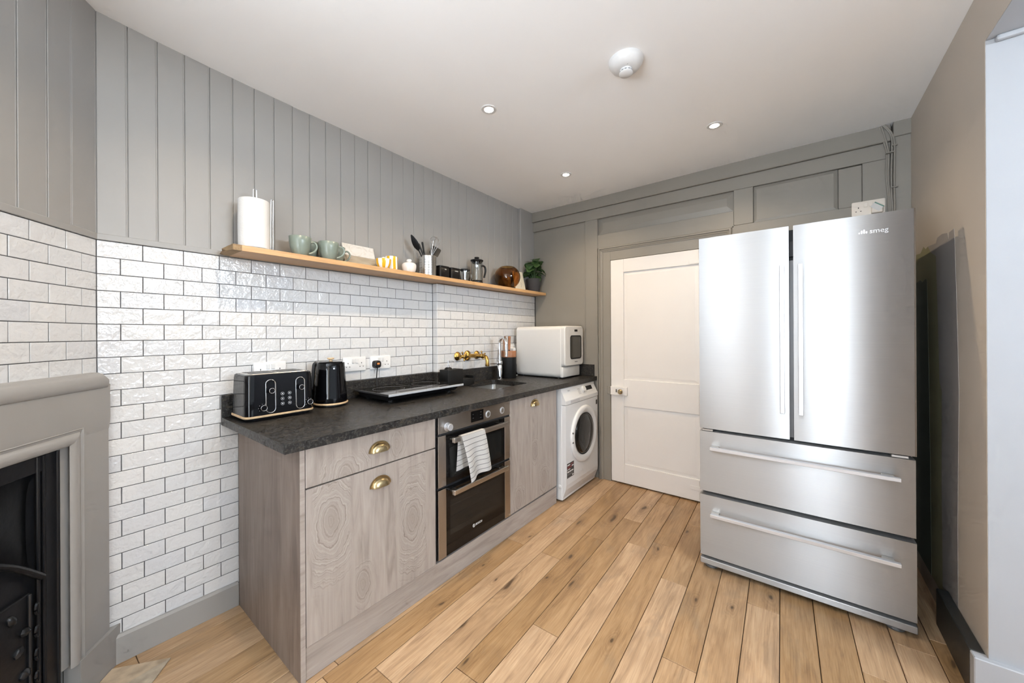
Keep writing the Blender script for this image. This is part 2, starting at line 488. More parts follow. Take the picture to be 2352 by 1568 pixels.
def smooth_path(pts, n=8):
    """Catmull-Rom through points"""
    P = [Vector(p) for p in pts]
    P = [2 * P[0] - P[1]] + P + [2 * P[-1] - P[-2]]
    out = []
    for i in range(1, len(P) - 2):
        for k in range(n):
            t = k / n
            a, b_, c, d = P[i - 1], P[i], P[i + 1], P[i + 2]
            out.append(.5 * ((2 * b_) + (c - a) * t + (2 * a - 5 * b_ + 4 * c - d) * t * t + (3 * b_ - a - 3 * c + d) * t ** 3))
    out.append(P[-2])
    return out
def prism(poly, fn, a, b_):
    """extrude a 2-D polygon; fn(u, v, w) gives a 3-D point"""
    return loft([[fn(u, v, a) for u, v in poly], [fn(u, v, b_) for u, v in poly]])
def mesh_from(bm, name, mat, smooth=False, angle=35):
    me = bpy.data.meshes.new(name)
    bm.to_mesh(me)
    bm.free()
    if mat is not None:
        for x in (mat if isinstance(mat, (list, tuple)) else [mat]):
            me.materials.append(x)
    if smooth:
        for p in me.polygons:
            p.use_smooth = True
        try:
            me.set_sharp_from_angle(angle=R(angle))
        except Exception:
            pass
    return me
def uv_plane(bm, axis_u, axis_v):
    """planar uv from two coordinate axes"""
    l = bm.loops.layers.uv.verify()
    for f in bm.faces:
        for lp in f.loops:
            lp[l].uv = (lp.vert.co[axis_u], lp.vert.co[axis_v])
    return bm
def setp(o, label=None, cat=None, group=None, kind=None):
    if label: o['label'] = label
    if cat: o['category'] = cat
    if group: o['group'] = group
    if kind: o['kind'] = kind
    return o
class Thing:
    def __init__(s, name, label, cat, loc=(0, 0, 0), rot=(0, 0, 0), group=None, kind=None, local=False):
        s.loc = Vector(loc)
        s.local = local or any(rot)
        s.o = bpy.data.objects.new(name, None)
        s.o.empty_display_size = .05
        s.o.location, s.o.rotation_euler = loc, rot
        col.objects.link(s.o)
        setp(s.o, label, cat, group, kind)
    def p(s, name, bm, mat, parent=None, smooth=False, angle=35, label=None):
        if not s.local:
            bmesh.ops.translate(bm, verts=bm.verts, vec=-s.loc)
        o = bpy.data.objects.new(name, mesh_from(bm, name, M[mat] if isinstance(mat, str) else mat, smooth, angle))
        col.objects.link(o)
        o.parent = parent or s.o
        if label:
            o['label'] = label
        return o
def single(name, label, cat, bm, mat, loc, smooth=False, group=None, kind=None, angle=35):
    bmesh.ops.translate(bm, verts=bm.verts, vec=-Vector(loc))
    o = bpy.data.objects.new(name, mesh_from(bm, name, M[mat] if isinstance(mat, str) else mat, smooth, angle))
    o.location = loc
    col.objects.link(o)
    return setp(o, label, cat, group, kind)
def child(name, me, parent, loc=(0, 0, 0), rot=(0, 0, 0)):
    o = bpy.data.objects.new(name, me)
    o.location, o.rotation_euler = loc, rot
    o.parent = parent
    col.objects.link(o)
    return o
def copy_tree(o, parent=None):
    c = o.copy()
    col.objects.link(c)
    c.parent = parent
    for ch in list(o.children):
        copy_tree(ch, c)
    return c
def text_bm(body, size, depth=.0004):
    cu = bpy.data.curves.new('t', 'FONT')
    cu.body, cu.size, cu.extrude = body, size, depth
    cu.align_x, cu.align_y = 'CENTER', 'CENTER'
    cu.resolution_u = 3
    o = bpy.data.objects.new('t', cu)
    col.objects.link(o)
    dg = bpy.context.evaluated_depsgraph_get()
    me = bpy.data.meshes.new_from_object(o.evaluated_get(dg))
    bm = bmesh.new()
    bm.from_mesh(me)
    bpy.data.objects.remove(o)
    bpy.data.curves.remove(cu)
    bpy.data.meshes.remove(me)
    return bm
# text lying in a wall whose normal is +x (reads along +y) / -y (reads along +x)
TX = Matrix(((0, 0, 1, 0), (1, 0, 0, 0), (0, 1, 0, 0), (0, 0, 0, 1)))
TY = Matrix(((1, 0, 0, 0), (0, 0, -1, 0), (0, 1, 0, 0), (0, 0, 0, 1)))
def at(x, y, z):
    return Matrix.Translation((x, y, z))
AX = Matrix.Rotation(R(90), 4, 'Y')       # z axis -> +x
AY = Matrix.Rotation(R(90), 4, 'X')       # z axis -> -y

# ================================================================== THE ROOM
ZT = 1.7184            # top line of the tiling
PH, PV = .132, .06734  # tile pitch
YB = 3.03              # back wall face
AF = R(52.55)          # angle of the corner fireplace wall

# ---- floor: boards laid almost along the room
SK = R(1.5)
floor = single('floor', 'wide knotty oak floorboards running the length of the kitchen', 'floor',
               box(-.2, 5.6, -2.9, 3.2, -.08, -.012), 'gap', (0, 0, 0), kind='structure')
PW = .131
for k in range(-17, 6):
    x = 2.134 + PW * (k + .5)
    y = -.62 - random.random() * .7
    while y < 3.12:
        L = random.choice((.7, .95, 1.2, 1.5, 1.8))
        y2 = min(y + L, 3.12)
        me = mesh_from(box(-PW / 2 + .0014, PW / 2 - .0014, -(y2 - y) / 2 + .0009, (y2 - y) / 2 - .0009, -.012, 0, .0013, 1), 'floorboard', M['floor'])
        yc = (y + y2) / 2
        child('floorboard', me, floor, (x - math.tan(SK) * (yc - 2.19), yc, random.uniform(-.0006, .0004)), (0, random.uniform(-.002, .002), SK))
        y = y2
child('back_floor', mesh_from(box(.8, 5.5, -2.8, -1.2, -.012, -.001), 'back_floor', M['floor']), floor)
child('side_floor', mesh_from(box(2.75, 5.5, -1.2, 1.95, -.012, -.001), 'side_floor', M['floor']), floor)

# ---- ceiling, slightly uneven
def ceil_z(x, y):
    return 2.588 + .042 * math.exp(-max(y, 0) / .45) + .012 * math.exp(-((x - .9) ** 2 + (y - 3.0) ** 2) / .6) * 0 + .004 * math.sin(2.3 * x + 1.1 * y)
bm = bmesh.new()
NX, NY = 30, 32
g = [[bm.verts.new((-.15 + 5.75 * i / NX, -2.85 + 6.05 * j / NY, ceil_z(-.15 + 5.75 * i / NX, -2.85 + 6.05 * j / NY))) for j in range(NY + 1)] for i in range(NX + 1)]
for i in range(NX):
    for j in range(NY):
        bm.faces.new((g[i][j], g[i][j + 1], g[i + 1][j + 1], g[i + 1][j]))
geo = bmesh.ops.extrude_face_region(bm, geom=list(bm.faces))
bmesh.ops.translate(bm, verts=[v for v in geo['geom'] if isinstance(v, bmesh.types.BMVert)], vec=(0, 0, .12))
bmesh.ops.recalc_face_normals(bm, faces=bm.faces)
single('ceiling', 'plain white plaster ceiling', 'ceiling', bm, 'ceil', (0, 0, 0), True, kind='structure')

# ---- tiles
_tile_cache = {}
def tile_mesh(wd, h):
    key = (round(wd, 3), round(h, 3))
    if key not in _tile_cache:
        d, c = .0075, .0016
        pts = []
        for (x, k) in ((0, 0), (d - .0012, 0), (d, c)):
            pts.append([(x, -wd / 2 + k, -h / 2 + k), (x, wd / 2 - k, -h / 2 + k), (x, wd / 2 - k, h / 2 - k), (x, -wd / 2 + k, h / 2 - k)])
        _tile_cache[key] = mesh_from(loft(pts), 'tile', M['tile'])
    return _tile_cache[key]
def put_tile(parent, y0, y1, z0, z1, x=-.0075, g=.0027):
    child('tile', tile_mesh(y1 - y0 - g, z1 - z0 - g), parent, (x + random.uniform(-.0005, .0004), (y0 + y1) / 2, (z0 + z1) / 2),
          (random.uniform(-.003, .003), random.uniform(-.005, .005), random.uniform(-.005, .005)))

wall_left = single('wall_left', 'long wall of grey painted boards over white brick tiles', 'wall',
                   box(-.2, -.0075, -.15, 3.1, 0, 2.72), 'paint', (0, 0, 0), kind='structure')
child('grout_bed', mesh_from(box(-.0075, -.0022, 0, 1.72, .1, ZT), 'grout_bed', M['grout']), wall_left)
def run(parent, y_start, y_end, joint0, z0, z1, x):
    """one course of tiles between y_start and y_end with joints at joint0 + n * pitch"""
    y = y_start
    j = joint0
    while j <= y_start + .012:
        j += PH
    while y < y_end - .008:
        y1 = min(j, y_end)
        if y_end - y1 < .012:
            y1 = y_end
        put_tile(parent, y, y1, z0, z1, x)
        y, j = y1, j + PH
for r in range(24):
    z1 = ZT - r * PV
    z0 = z1 - PV
    if z0 < .1:
        z0 = .1
    y_end = 1.712 if z1 > 1.05 else .47
    run(wall_left, 0.0, y_end, 0.0 if r % 2 == 0 else PH / 2, z0, z1, -.0075)
# boxed-out tiled section by the sink
XS = .054
child('boxing', mesh_from(box(-.0075, XS - .0078, 1.7195, 3.06, .9, ZT), 'boxing', M['grout']), wall_left)
child('boxing_grout', mesh_from(box(0, XS - .0028, 1.7165, 3.06, .9, ZT), 'boxing_grout', M['grout']), wall_left)
for r in range(10):
    z1 = ZT - r * PV
    run(wall_left, 1.713, 3.03, 1.784 if r % 2 == 0 else 1.85, z1 - PV, z1, XS - .0075)
    child('tile', tile_mesh(XS - .004, PV - .002), wall_left, (XS / 2 - .001, 1.7195, z1 - PV / 2), (0, 0, R(-90)))
# boards
BP = .0908
def board_mesh(wd, h):
    c = .0016
    sec = [(-.016, -wd / 2), (.0015, -wd / 2), (.0030, -wd / 2 + c), (.0030, wd / 2 - c - .0045), (.0021, wd / 2 - c - .0036), (.0030, wd / 2 - c - .0027), (.0030, wd / 2 - c), (.0015, wd / 2), (-.016, wd / 2)]
    return mesh_from(loft([[(x, y, 0) for x, y in sec], [(x, y, h) for x, y in sec]]), 'wall_board', M['paint'])
bmesh_full = board_mesh(BP - .0014, .90)
for k in range(31):
    y0 = .089 - BP + BP * k
    if k == 0:
        child('wall_board', board_mesh(.086, .90), wall_left, (0, .045, 1.744))
    else:
        child('wall_board', bmesh_full, wall_left, (random.uniform(-.0012, .0008), y0 + BP / 2, 1.744))
child('board_backing', mesh_from(box(-.0075, -.001, 0, 2.82, 1.72, 2.68), 'board_backing', M['paint']), wall_left)
child('board_rail', mesh_from(box(-.007, .005, 0, 2.82, ZT + .001, 1.745, .002, 1), 'board_rail', M['paint']), wall_left)
child('corner_board', mesh_from(box(-.007, .034, 2.815, 3.06, ZT + .001, 2.66, .003, 1), 'corner_board', M['paint']), wall_left)

# ---- corner wall with the fireplace (local x = out of the wall, local y = towards the corner)
wall_corner = single('wall_corner', 'angled corner wall with grey boards and white tiles above the fireplace', 'wall',
                     box(-.2, -.0075, -1.13, .0, 0, 2.72), 'paint', (0, 0, 0), kind='structure')
wall_corner.rotation_euler = (0, 0, AF)
child('grout_bed', mesh_from(box(-.0075, -.0022, -1.12, 0, 1.0, ZT), 'grout_bed', M['grout']), wall_corner)
for r in range(9):
    z1 = ZT - r * PV
    j = PH if r % 2 == 0 else PH / 2
    t = 0.0
    while t < .95:
        put_tile(wall_corner, -j, -t, z1 - PV, z1)
        t, j = j, j + PH
for t0, t1 in ((0, .109), (.109, .203), (.203, .303), (.303, .40), (.40, .50), (.50, .60), (.60, .70), (.70, .80), (.80, .90), (.90, 1.0), (1.0, 1.1)):
    child('wall_board', board_mesh(t1 - t0 - .0022, .90), wall_corner, (random.uniform(-.001, .001), -(t0 + t1) / 2, 1.744))
child('board_backing', mesh_from(box(-.0075, -.001, -1.12, 0, 1.72, 2.68), 'board_backing', M['paint']), wall_corner)
child('board_rail', mesh_from(box(-.007, .005, -1.1, .0, ZT + .001, 1.745, .002, 1), 'board_rail', M['paint']), wall_corner)

# ---- back wall: painted panelling
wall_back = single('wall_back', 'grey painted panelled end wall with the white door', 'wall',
                   box(-.2, 3.0, YB + .03, YB + .2, 0, 2.72), 'paint_back_dim', (0, 0, 0), kind='structure')
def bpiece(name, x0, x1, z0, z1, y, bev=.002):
    return child(name, mesh_from(box(x0, x1, y, YB + .031, z0, z1, bev, 1), name, M['paint_back_dim']), wall_back)
bpiece('cornice_band', 0, 2.665, 2.49, 2.68, YB - .018, .004)
bpiece('top_rail', 0, 2.665, 2.393, 2.489, YB)
bpiece('stile', .632, .756, 0, 2.392, YB)
bpiece('stile', 1.843, 1.964, 2.131, 2.392, YB)
bpiece('stile', 2.54, 2.672, 1.3, 2.392, YB)
bpiece('rail', .757, 1.842, 2.117, 2.240, YB)
bpiece('rail', 1.83, 2.539, 1.3, 2.130, YB)
bpiece('corner_post', 2.676, 2.76, 0, 2.66, YB - .03, .004)
bpiece('corner_post_top', 2.672, 2.76, 2.50, 2.66, YB - .042, .003)
def field(x0, x1, z0, z1, bw=.03, b0=.021, b1=.010):
    p0, p1 = YB + b0, YB + b1
    bm = loft([[(x0, YB + .031, z0), (x1, YB + .031, z0), (x1, YB + .031, z1), (x0, YB + .031, z1)],
               [(x0, p0, z0), (x1, p0, z0), (x1, p0, z1), (x0, p0, z1)],
               [(x0 + bw, p1, z0 + bw), (x1 - bw, p1, z0 + bw), (x1 - bw, p1, z1 - bw), (x0 + bw, p1, z1 - bw)]])
    return bm
child('panel', mesh_from(field(0, .631, .12, 2.392, .018, .018, .016), 'panel', M['paint_back_dim']), wall_back)
child('panel', mesh_from(field(.757, 1.842, 2.241, 2.392, .045), 'panel', M['paint_back_dim']), wall_back)
child('panel', mesh_from(field(1.965, 2.424, 2.131, 2.392, .02, .018, .012), 'panel', M['paint_back_dim']), wall_back)
child('patch_board', mesh_from(box(2.427, 2.539, YB + .006, YB + .031, 2.131, 2.388, .003, 1), 'patch_board', M['paint_back_dim']), wall_back)

trim = Thing('trim_1', 'grey moulded door surround on the panelled wall', 'door frame', (.766, YB, 0), kind='structure')
def moulding(pa, pb, outx, nrm=1):
    pass
def arch_profile_v(x_out, sgn):
    """vertical architrave cross-section (x, y) from outer edge inwards"""
    return [(x_out, YB + .02), (x_out, YB - .012), (x_out + sgn * .006, YB - .02), (x_out + sgn * .014, YB - .02), (x_out + sgn * .018, YB - .012),
            (x_out + sgn * .024, YB - .014), (x_out + sgn * .036, YB - .006), (x_out + sgn * .041, YB - .006), (x_out + sgn * .041, YB + .02)]
pv = arch_profile_v(.766, 1)
trim.p('architrave', loft([[(x, y, 0) for x, y in pv], [(x + 0, y, 2.117 - (x - .766)) for x, y in pv]]), 'paint_back_dim')
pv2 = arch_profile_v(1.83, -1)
trim.p('architrave', loft([[(x, y, 0) for x, y in pv2], [(x, y, 2.117 - (1.83 - x)) for x, y in pv2]]), 'paint_back_dim')
trim.p('architrave', loft([[(.766 + (x - .766), y, 2.117 - (x - .766)) for x, y in pv], [(1.83 - (x - .766), y, 2.117 - (x - .766)) for x, y in pv]]), 'paint_back_dim')
trim.p('lining', box(.806, .878, YB - .001, YB + .03, 0, 2.083, .0015, 1), 'paint_back_dim')
trim.p('lining', box(.878, 1.79, YB - .001, YB + .03, 1.994, 2.083, .0015, 1), 'paint_back_dim')
trim.p('lining', box(1.724, 1.79, YB - .001, YB + .03, 0, 1.994, .0015, 1), 'paint_back_dim')

door = Thing('door_1', 'white painted two-panel door with a brass knob beside the fridge', 'door', (.882, YB, 0), kind='structure')
DY = YB - .004
door.p('stile', box(.882, 1.0, DY, YB + .03, .012, 1.99, .003, 2), 'door')
door.p('stile', box(1.604, 1.722, DY, YB + .03, .012, 1.99, .003, 2), 'door')
for z0, z1 in ((.012, .179), (.691, .928), (1.875, 1.99)):
    door.p('rail', box(1.0, 1.604, DY, YB + .03, z0, z1, .002, 2), 'door')
for z0, z1 in ((.179, .691), (.928, 1.875)):
    p0, p1 = DY + .013, DY + .009
    door.p('panel', loft([[(1.0, YB + .03, z0), (1.604, YB + .03, z0), (1.604, YB + .03, z1), (1.0, YB + .03, z1)],
                          [(1.0, p0, z0), (1.604, p0, z0), (1.604, p0, z1), (1.0, p0, z1)],
                          [(1.03, p1, z0 + .03), (1.574, p1, z0 + .03), (1.574, p1, z1 - .03), (1.03, p1, z1 - .03)]]), 'door')
lock = door.p('lock_case', box(.884, 1.034, DY - .022, DY, .786, .86, .003, 2), 'door')
kn = lathe([(.0, 0), (.012, 0), (.012, .012), (.018, .016), (.022, .026), (.021, .036), (.014, .044), (0, .046)], 24)
o = door.p('knob', xf(kn, at(.985, DY - .022, .822) @ AY), 'brass_aged', lock, True, label='round brass door knob')
o = door.p('keyhole', box(.934, .944, DY - .0235, DY - .021, .81, .838, .001, 1), 'ink_dark', lock)
door.p('keep', box(.853, .878, DY - .022, DY + .003, .79, .856, .003, 1), 'paint_back_dim')
for zz in (1.9, .115):
    door.p('hinge', box(1.535, 1.722, DY - .003, DY, zz - .02, zz + .012, .001, 1), 'door')

# ---- right wall and the opening next to it
XR = 2.745
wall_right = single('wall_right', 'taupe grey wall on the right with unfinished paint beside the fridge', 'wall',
                    box(XR, 5.5, 1.93, 3.1, 0, 2.72), 'paint_new_lit', (0, 0, 0), kind='structure')
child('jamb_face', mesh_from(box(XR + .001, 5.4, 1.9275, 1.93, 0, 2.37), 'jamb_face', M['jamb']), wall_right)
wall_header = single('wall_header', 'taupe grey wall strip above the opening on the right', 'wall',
                     box(XR, 3.05, -1.2, 1.93, 2.372, 2.72), 'paint_new_lit', (0, 0, 0), kind='structure')
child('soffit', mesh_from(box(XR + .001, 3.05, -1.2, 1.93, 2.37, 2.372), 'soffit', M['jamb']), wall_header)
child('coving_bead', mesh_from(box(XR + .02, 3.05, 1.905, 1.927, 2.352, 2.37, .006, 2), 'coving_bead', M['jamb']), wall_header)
def patch(name, pts, mat, dx):
    bm = loft([[(XR, y, z) for y, z in pts], [(XR - dx, y, z) for y, z in pts]])
    child(name, mesh_from(bm, name, M[mat]), wall_right)
patch('old_paint', [(3.0, .1), (2.44, .1), (2.45, .6), (2.44, 1.05), (2.475, 1.1), (2.50, 1.46), (2.52, 1.70), (2.60, 1.73), (2.66, 1.772), (2.70, 1.765), (2.74, 1.785), (2.80, 1.76), (2.97, 1.775), (3.0, 1.77)], 'patch_olive', .0006)
patch('first_coat', [(2.44, .1), (2.235, .1), (2.235, .525), (2.211, 1.081), (2.232, 1.447), (2.254, 1.72), (2.262, 1.777), (2.325, 1.772), (2.333, 1.735), (2.345, 1.775), (2.42, 1.787), (2.50, 1.785), (2.518, 1.762), (2.66, 1.772), (2.60, 1.73), (2.52, 1.70), (2.50, 1.46), (2.475, 1.1), (2.44, 1.05), (2.45, .6)], 'patch_dark', .0008)
patch('dark_green_patch', [(3.0, .1), (2.62, .1), (2.63, .6), (2.645, 1.03), (2.672, 1.60), (2.69, 1.612), (2.76, 1.60), (2.80, 1.615), (3.0, 1.60)], 'patch_green', .0011)  # plain dark green area laid over the olive one

single('baseboard_right', 'dark skirting board along the foot of the taupe wall', 'skirting board',
       box(XR - .038, XR, 1.95, 2.36, 0, .165, .003, 1), 'skirt_dark', (XR, 1.95, 0), kind='structure')
single('baseboard_jamb', 'pale skirting return at the corner of the opening', 'skirting board',
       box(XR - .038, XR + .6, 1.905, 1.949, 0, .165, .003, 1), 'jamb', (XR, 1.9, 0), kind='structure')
single('baseboard_left', 'grey painted skirting board under the tiled wall', 'skirting board',
       loft([[(-.005, .02, 0), (.018, .02, 0), (.018, .02, .105), (.010, .02, .114), (-.005, .02, .114)],
             [(-.005, .462, 0), (.018, .462, 0), (.018, .462, .105), (.010, .462, .114), (-.005, .462, .114)]]), 'paint', (0, .05, 0), kind='structure')

# ---- the rest of the shell behind the photographer
single('wall_side', 'plain grey wall behind the fireplace corner', 'wall', box(.72, .87, -1.05, -.66, 0, 2.72), 'paint_new_lit', (0, 0, 0), kind='structure')
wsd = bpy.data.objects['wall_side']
for nm, b_ in (('wall_pier', (.72, .87, -2.75, -2.45, 0, 2.72)), ('window_apron', (.72, .87, -2.45, -1.05, 0, .55)), ('window_head', (.72, .87, -2.45, -1.05, 2.35, 2.72))):  # opening left for the added side window
    child(nm, mesh_from(box(*b_), nm, M['paint_new_lit']), wsd)
wf2 = Thing('added_window', 'added unseen white casement window round the ceiling fill light in the side wall', 'window', (.8, -1.75, .55), kind='structure')  # made-up window framing the added ceiling fill light
for b_ in ((-2.45, -2.4, .55, 2.35), (-1.1, -1.05, .55, 2.35), (-2.4, -1.1, .55, .6), (-2.4, -1.1, 2.3, 2.35), (-1.77, -1.73, .6, 2.3)):
    wf2.p('frame_bar', box(.76, .83, b_[0], b_[1], b_[2], b_[3]), 'window_frame')
wr = single('wall_rear', 'grey wall with a window behind the photographer', 'wall', box(.72, 1.78, -2.85, -2.7, 0, 2.72), 'paint_new_lit', (0, 0, 0), kind='structure')
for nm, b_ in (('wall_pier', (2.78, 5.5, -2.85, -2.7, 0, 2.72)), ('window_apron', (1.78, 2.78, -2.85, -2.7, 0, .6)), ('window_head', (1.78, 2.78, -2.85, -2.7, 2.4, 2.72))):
    child(nm, mesh_from(box(*b_), nm, M['paint_new_lit']), wr)
wf = Thing('window_1', 'white sash window behind the photographer', 'window', (2.28, -2.75, .6), kind='structure')
for b_ in ((1.78, 1.83, .6, 2.4), (2.73, 2.78, .6, 2.4), (1.83, 2.73, .6, .65), (1.83, 2.73, 2.35, 2.4), (1.83, 2.73, 1.48, 1.52)):
    wf.p('frame_bar', box(b_[0], b_[1], -2.8, -2.74, b_[2], b_[3]), 'window_frame')
single('wall_far', 'pale wall of the adjoining room below its window', 'wall', box(5.42, 5.55, -2.85, 1.93, 0, .6), 'jamb', (5.4, 0, 0), kind='structure')
single('wall_pier', 'wall pier beside the opening near the photographer', 'wall', box(XR, 3.05, -2.7, -1.2, 0, 2.72), 'paint_new_lit', (XR, -2, 0), kind='structure')

# ================================================================== KITCHEN RUN
ZC = .938      # worktop surface
XD = .71       # face of the cabinet doors
def hole_slab(outer, inner, z0, z1):
    bm = bmesh.new()
    es = []
    for poly in (outer, inner):
        vs = [bm.verts.new((x, y, z1)) for x, y in poly]
        es += [bm.edges.new((vs[i], vs[(i + 1) % len(vs)])) for i in range(len(vs))]
    bmesh.ops.triangle_fill(bm, edges=es, use_beauty=True, use_dissolve=False)
    geo = bmesh.ops.extrude_face_region(bm, geom=list(bm.faces))
    bmesh.ops.translate(bm, verts=[v for v in geo['geom'] if isinstance(v, bmesh.types.BMVert)], vec=(0, 0, z0 - z1))
    bmesh.ops.recalc_face_normals(bm, faces=bm.faces)
    return bm
SX0, SX1, SY0, SY1 = .13, .50, 1.85, 2.275
wt = Thing('worktop', 'dark leathered stone worktop with low upstands along the tiled wall', 'worktop', (.37, 1.7, ZC))
hole = rrect(SX1 - SX0, SY1 - SY0, .035, 6, (SX0 + SX1) / 2, (SY0 + SY1) / 2)
wt.p('slab', hole_slab([(.002, .398), (.745, .398), (.745, YB - .002), (.056, YB - .002), (.056, 1.712), (.002, 1.712)], hole, ZC - .036, ZC), 'stone')
wt.p('upstand', box(.001, .021, .398, 1.690, ZC, 1.045, .0015, 1), 'stone')
wt.p('upstand', box(.001, .076, 1.690, 1.7105, ZC, 1.045, .0015, 1), 'stone')
wt.p('upstand', box(XS + .001, XS + .021, 1.711, YB - .002, ZC, 1.045, .0015, 1), 'stone')
wt.p('upstand', box(XS + .021, .722, YB - .024, YB - .003, ZC, 1.045, .0015, 1), 'stone')

sink = Thing('sink_bowl', 'undermounted steel sink bowl let into the dark worktop', 'sink', ((SX0 + SX1) / 2, (SY0 + SY1) / 2, ZC - .2))
def rr3(wd, h, r, z):
    return [(x, y, z) for x, y in rrect(wd, h, r, 6, (SX0 + SX1) / 2, (SY0 + SY1) / 2)]
W_, H_ = SX1 - SX0, SY1 - SY0
bm = loft([rr3(W_ + .03, H_ + .03, .05, ZC - .0375), rr3(W_ - .004, H_ - .004, .04, ZC - .0378), rr3(W_ - .008, H_ - .008, .045, ZC - .15), rr3(W_ - .02, H_ - .02, .05, ZC - .180), rr3(W_ - .06, H_ - .06, .04, ZC - .195)], False, True)
bmesh.ops.solidify(bm, geom=list(bm.faces), thickness=-.0012)
sink.p('bowl', bm, 'steel_bowl', smooth=True)
sink.p('drain', xf(lathe([(0, 0), (.038, 0), (.042, .003), (.03, .004), (0, .002)], 24), at((SX0 + SX1) / 2, (SY0 + SY1) / 2, ZC - .1955)), 'chrome', smooth=True)

# ---- cabinets
def cup_pull(th, parent, yc, zc, wd=.106, h=.046, mat='brass_aged'):
    a, d = wd / 2, .024
    bm = bmesh.new()
    nu, nv = 20, 8
    g = []
    for i in range(nu + 1):
        th_ = math.pi * i / nu
        row = []
        for j in range(nv + 1):
            ph = (math.pi / 2) * j / nv            # 0 at flange, pi/2 at front lip
            k = math.cos(ph)
            row.append(bm.verts.new((XD + d * math.sin(ph) + .002, yc + (a * .86) * math.cos(th_) * (.35 + .65 * k if j else 1), zc + (h * .84) * math.sin(th_) * k)))
        g.append(row)
    for i in range(nu):
        for j in range(nv):
            bm.faces.new((g[i][j], g[i + 1][j], g[i + 1][j + 1], g[i][j + 1]))
    bmesh.ops.remove_doubles(bm, verts=bm.verts, dist=1e-5)
    geo = bmesh.ops.solidify(bm, geom=list(bm.faces), thickness=.0015)
    # flat arched flange
    out = [(a * math.cos(math.pi * i / 24), h * math.sin(math.pi * i / 24)) for i in range(25)]
    inn = [(a * .84 * math.cos(math.pi * i / 24), h * .82 * math.sin(math.pi * i / 24)) for i in range(24, -1, -1)]
    fl = bmesh.new()
    rows = []
    for x in (XD, XD + .005):
        rows.append(([fl.verts.new((x, yc + p, zc + q)) for p, q in out], [fl.verts.new((x, yc + p, zc + q)) for p, q in reversed(inn)]))
    (o0, i0), (o1, i1) = rows
    for k in range(24):
        fl.faces.new((o1[k], o1[k + 1], i1[k + 1], i1[k]))
        fl.faces.new((o0[k], o0[k + 1], o1[k + 1], o1[k]))
        fl.faces.new((i0[k], i1[k], i1[k + 1], i0[k + 1]))
    fl.faces.new((o0[0], o1[0], i1[0], i0[0]))
    fl.faces.new((o0[24], i0[24], i1[24], o1[24]))
    bmesh.ops.recalc_face_normals(fl, faces=fl.faces)
    add(bm, fl)
    return th.p('cup_handle', bm, mat, parent, True, 40, label='antique brass cup handle')

cab1 = Thing('base_cabinet', 'wide grey wood base cabinet with drawer over door, two brass cup handles', 'cabinet', (.35, .806, .13))
cab1.p('carcass', box(.03, XD - .0215, .483, 1.128, .131, ZC - .037), 'gap')
M['greige_drawer'] = greige_mat('grey_wood_drawer', [(-.16, .60, .12, .12), (.09, .69, .05, .08)])
M['greige_door1'] = greige_mat('grey_wood_door_rings', [(-.222, .45, .085, .30), (.178, .30, .085, .34), (-.085, .12, .04, .12)])
dr = cab1.p('drawer_front', box(XD - .02, XD, .484, 1.127, .742, ZC - .041, .0012, 1), 'greige_drawer')
cup_pull(cab1, dr, .800, .808)
do = cab1.p('door_front', box(XD - .02, XD, .484, 1.127, .129, .736, .0012, 1), 'greige_door1')
cup_pull(cab1, do, .804, .650)

cab2 = Thing('base_cabinet', 'grey wood cupboard with a single brass cup handle between oven and washing machine', 'cabinet', (.35, 2.055, .13))
cab2.p('carcass', box(.03, XD - .0215, 1.758, 2.352, .131, ZC - .235), 'gap')
M['greige_door2'] = greige_mat('grey_wood_door_straight', [(.12, .12, .09, .16), (-.2, .08, .08, .12), (.0, .36, .04, .12)])
do2 = cab2.p('door_front', box(XD - .02, XD, 1.757, 2.354, .140, ZC - .041, .0012, 1), 'greige_door2')
cup_pull(cab2, do2, 2.051, .818)
pan = single('end_panel', 'brown wood end panel closing the cabinet run by the fireplace', 'panel', box(.02, XD - .002, .463, .481, 0, ZC - .0365, .0008, 1), 'greige_panel', (.35, .472, 0))
pe = child('edge_band', mesh_from(box(XD - .002 - .35, XD + .0005 - .35, .463 - .472, .481 - .472, .0, ZC - .0365), 'edge_band', M['greige_plinth']), pan)
single('plinth', 'grey wood plinth under the oven and cabinets', 'plinth', box(XD - .024, XD - .004, .483, 2.356, .001, .127, .001, 1), 'greige_plinth', (.7, 1.4, 0))

# ---- built-in double oven
ov = Thing('double_oven', 'stainless steel double oven with black glass doors under the worktop', 'oven', (.4, 1.447, .13))
Y0, Y1 = 1.142, 1.752
ov.p('body', box(.06, XD - .012, Y0 - .006, Y1, .135, ZC - .045), 'gap')
cp = ov.p('control_panel', uv_plane(box(XD - .014, XD + .006, Y0, Y1, .806, ZC - .041, .001, 1), 1, 2), 'oven_steel')
ov.p('display', box(XD + .006, XD + .0072, 1.388, 1.495, .822, .884, .001, 1), 'black_glass', cp)
for k, (yy, zz) in enumerate(((1.405, .866), (1.405, .845), (1.47, .872), (1.47, .855), (1.47, .838))):
    ov.p('symbol', box(XD + .0071, XD + .0075, yy - .006, yy + .006, zz - .002, zz + .002), 'ink_dark', cp)
def knob(y, z, r, proud):
    return xf(lathe([(r + .004, 0), (r + .004, .002), (r, .003), (r, proud - .002), (r - .002, proud), (0, proud)], 28), at(XD + .006, y, z) @ AX)
k1 = ov.p('knob', knob(1.205, .836, .019, .028), 'alu', cp, True)
for y in (1.535, 1.672):
    kk = ov.p('knob', knob(y, .846, .018, .004), 'alu', cp, True)
    ov.p('knob_cap', xf(lathe([(0, 0), (.0135, 0), (.0135, .001), (0, .001)], 24), at(XD + .0095, y, .846) @ AX), 'satin', kk)
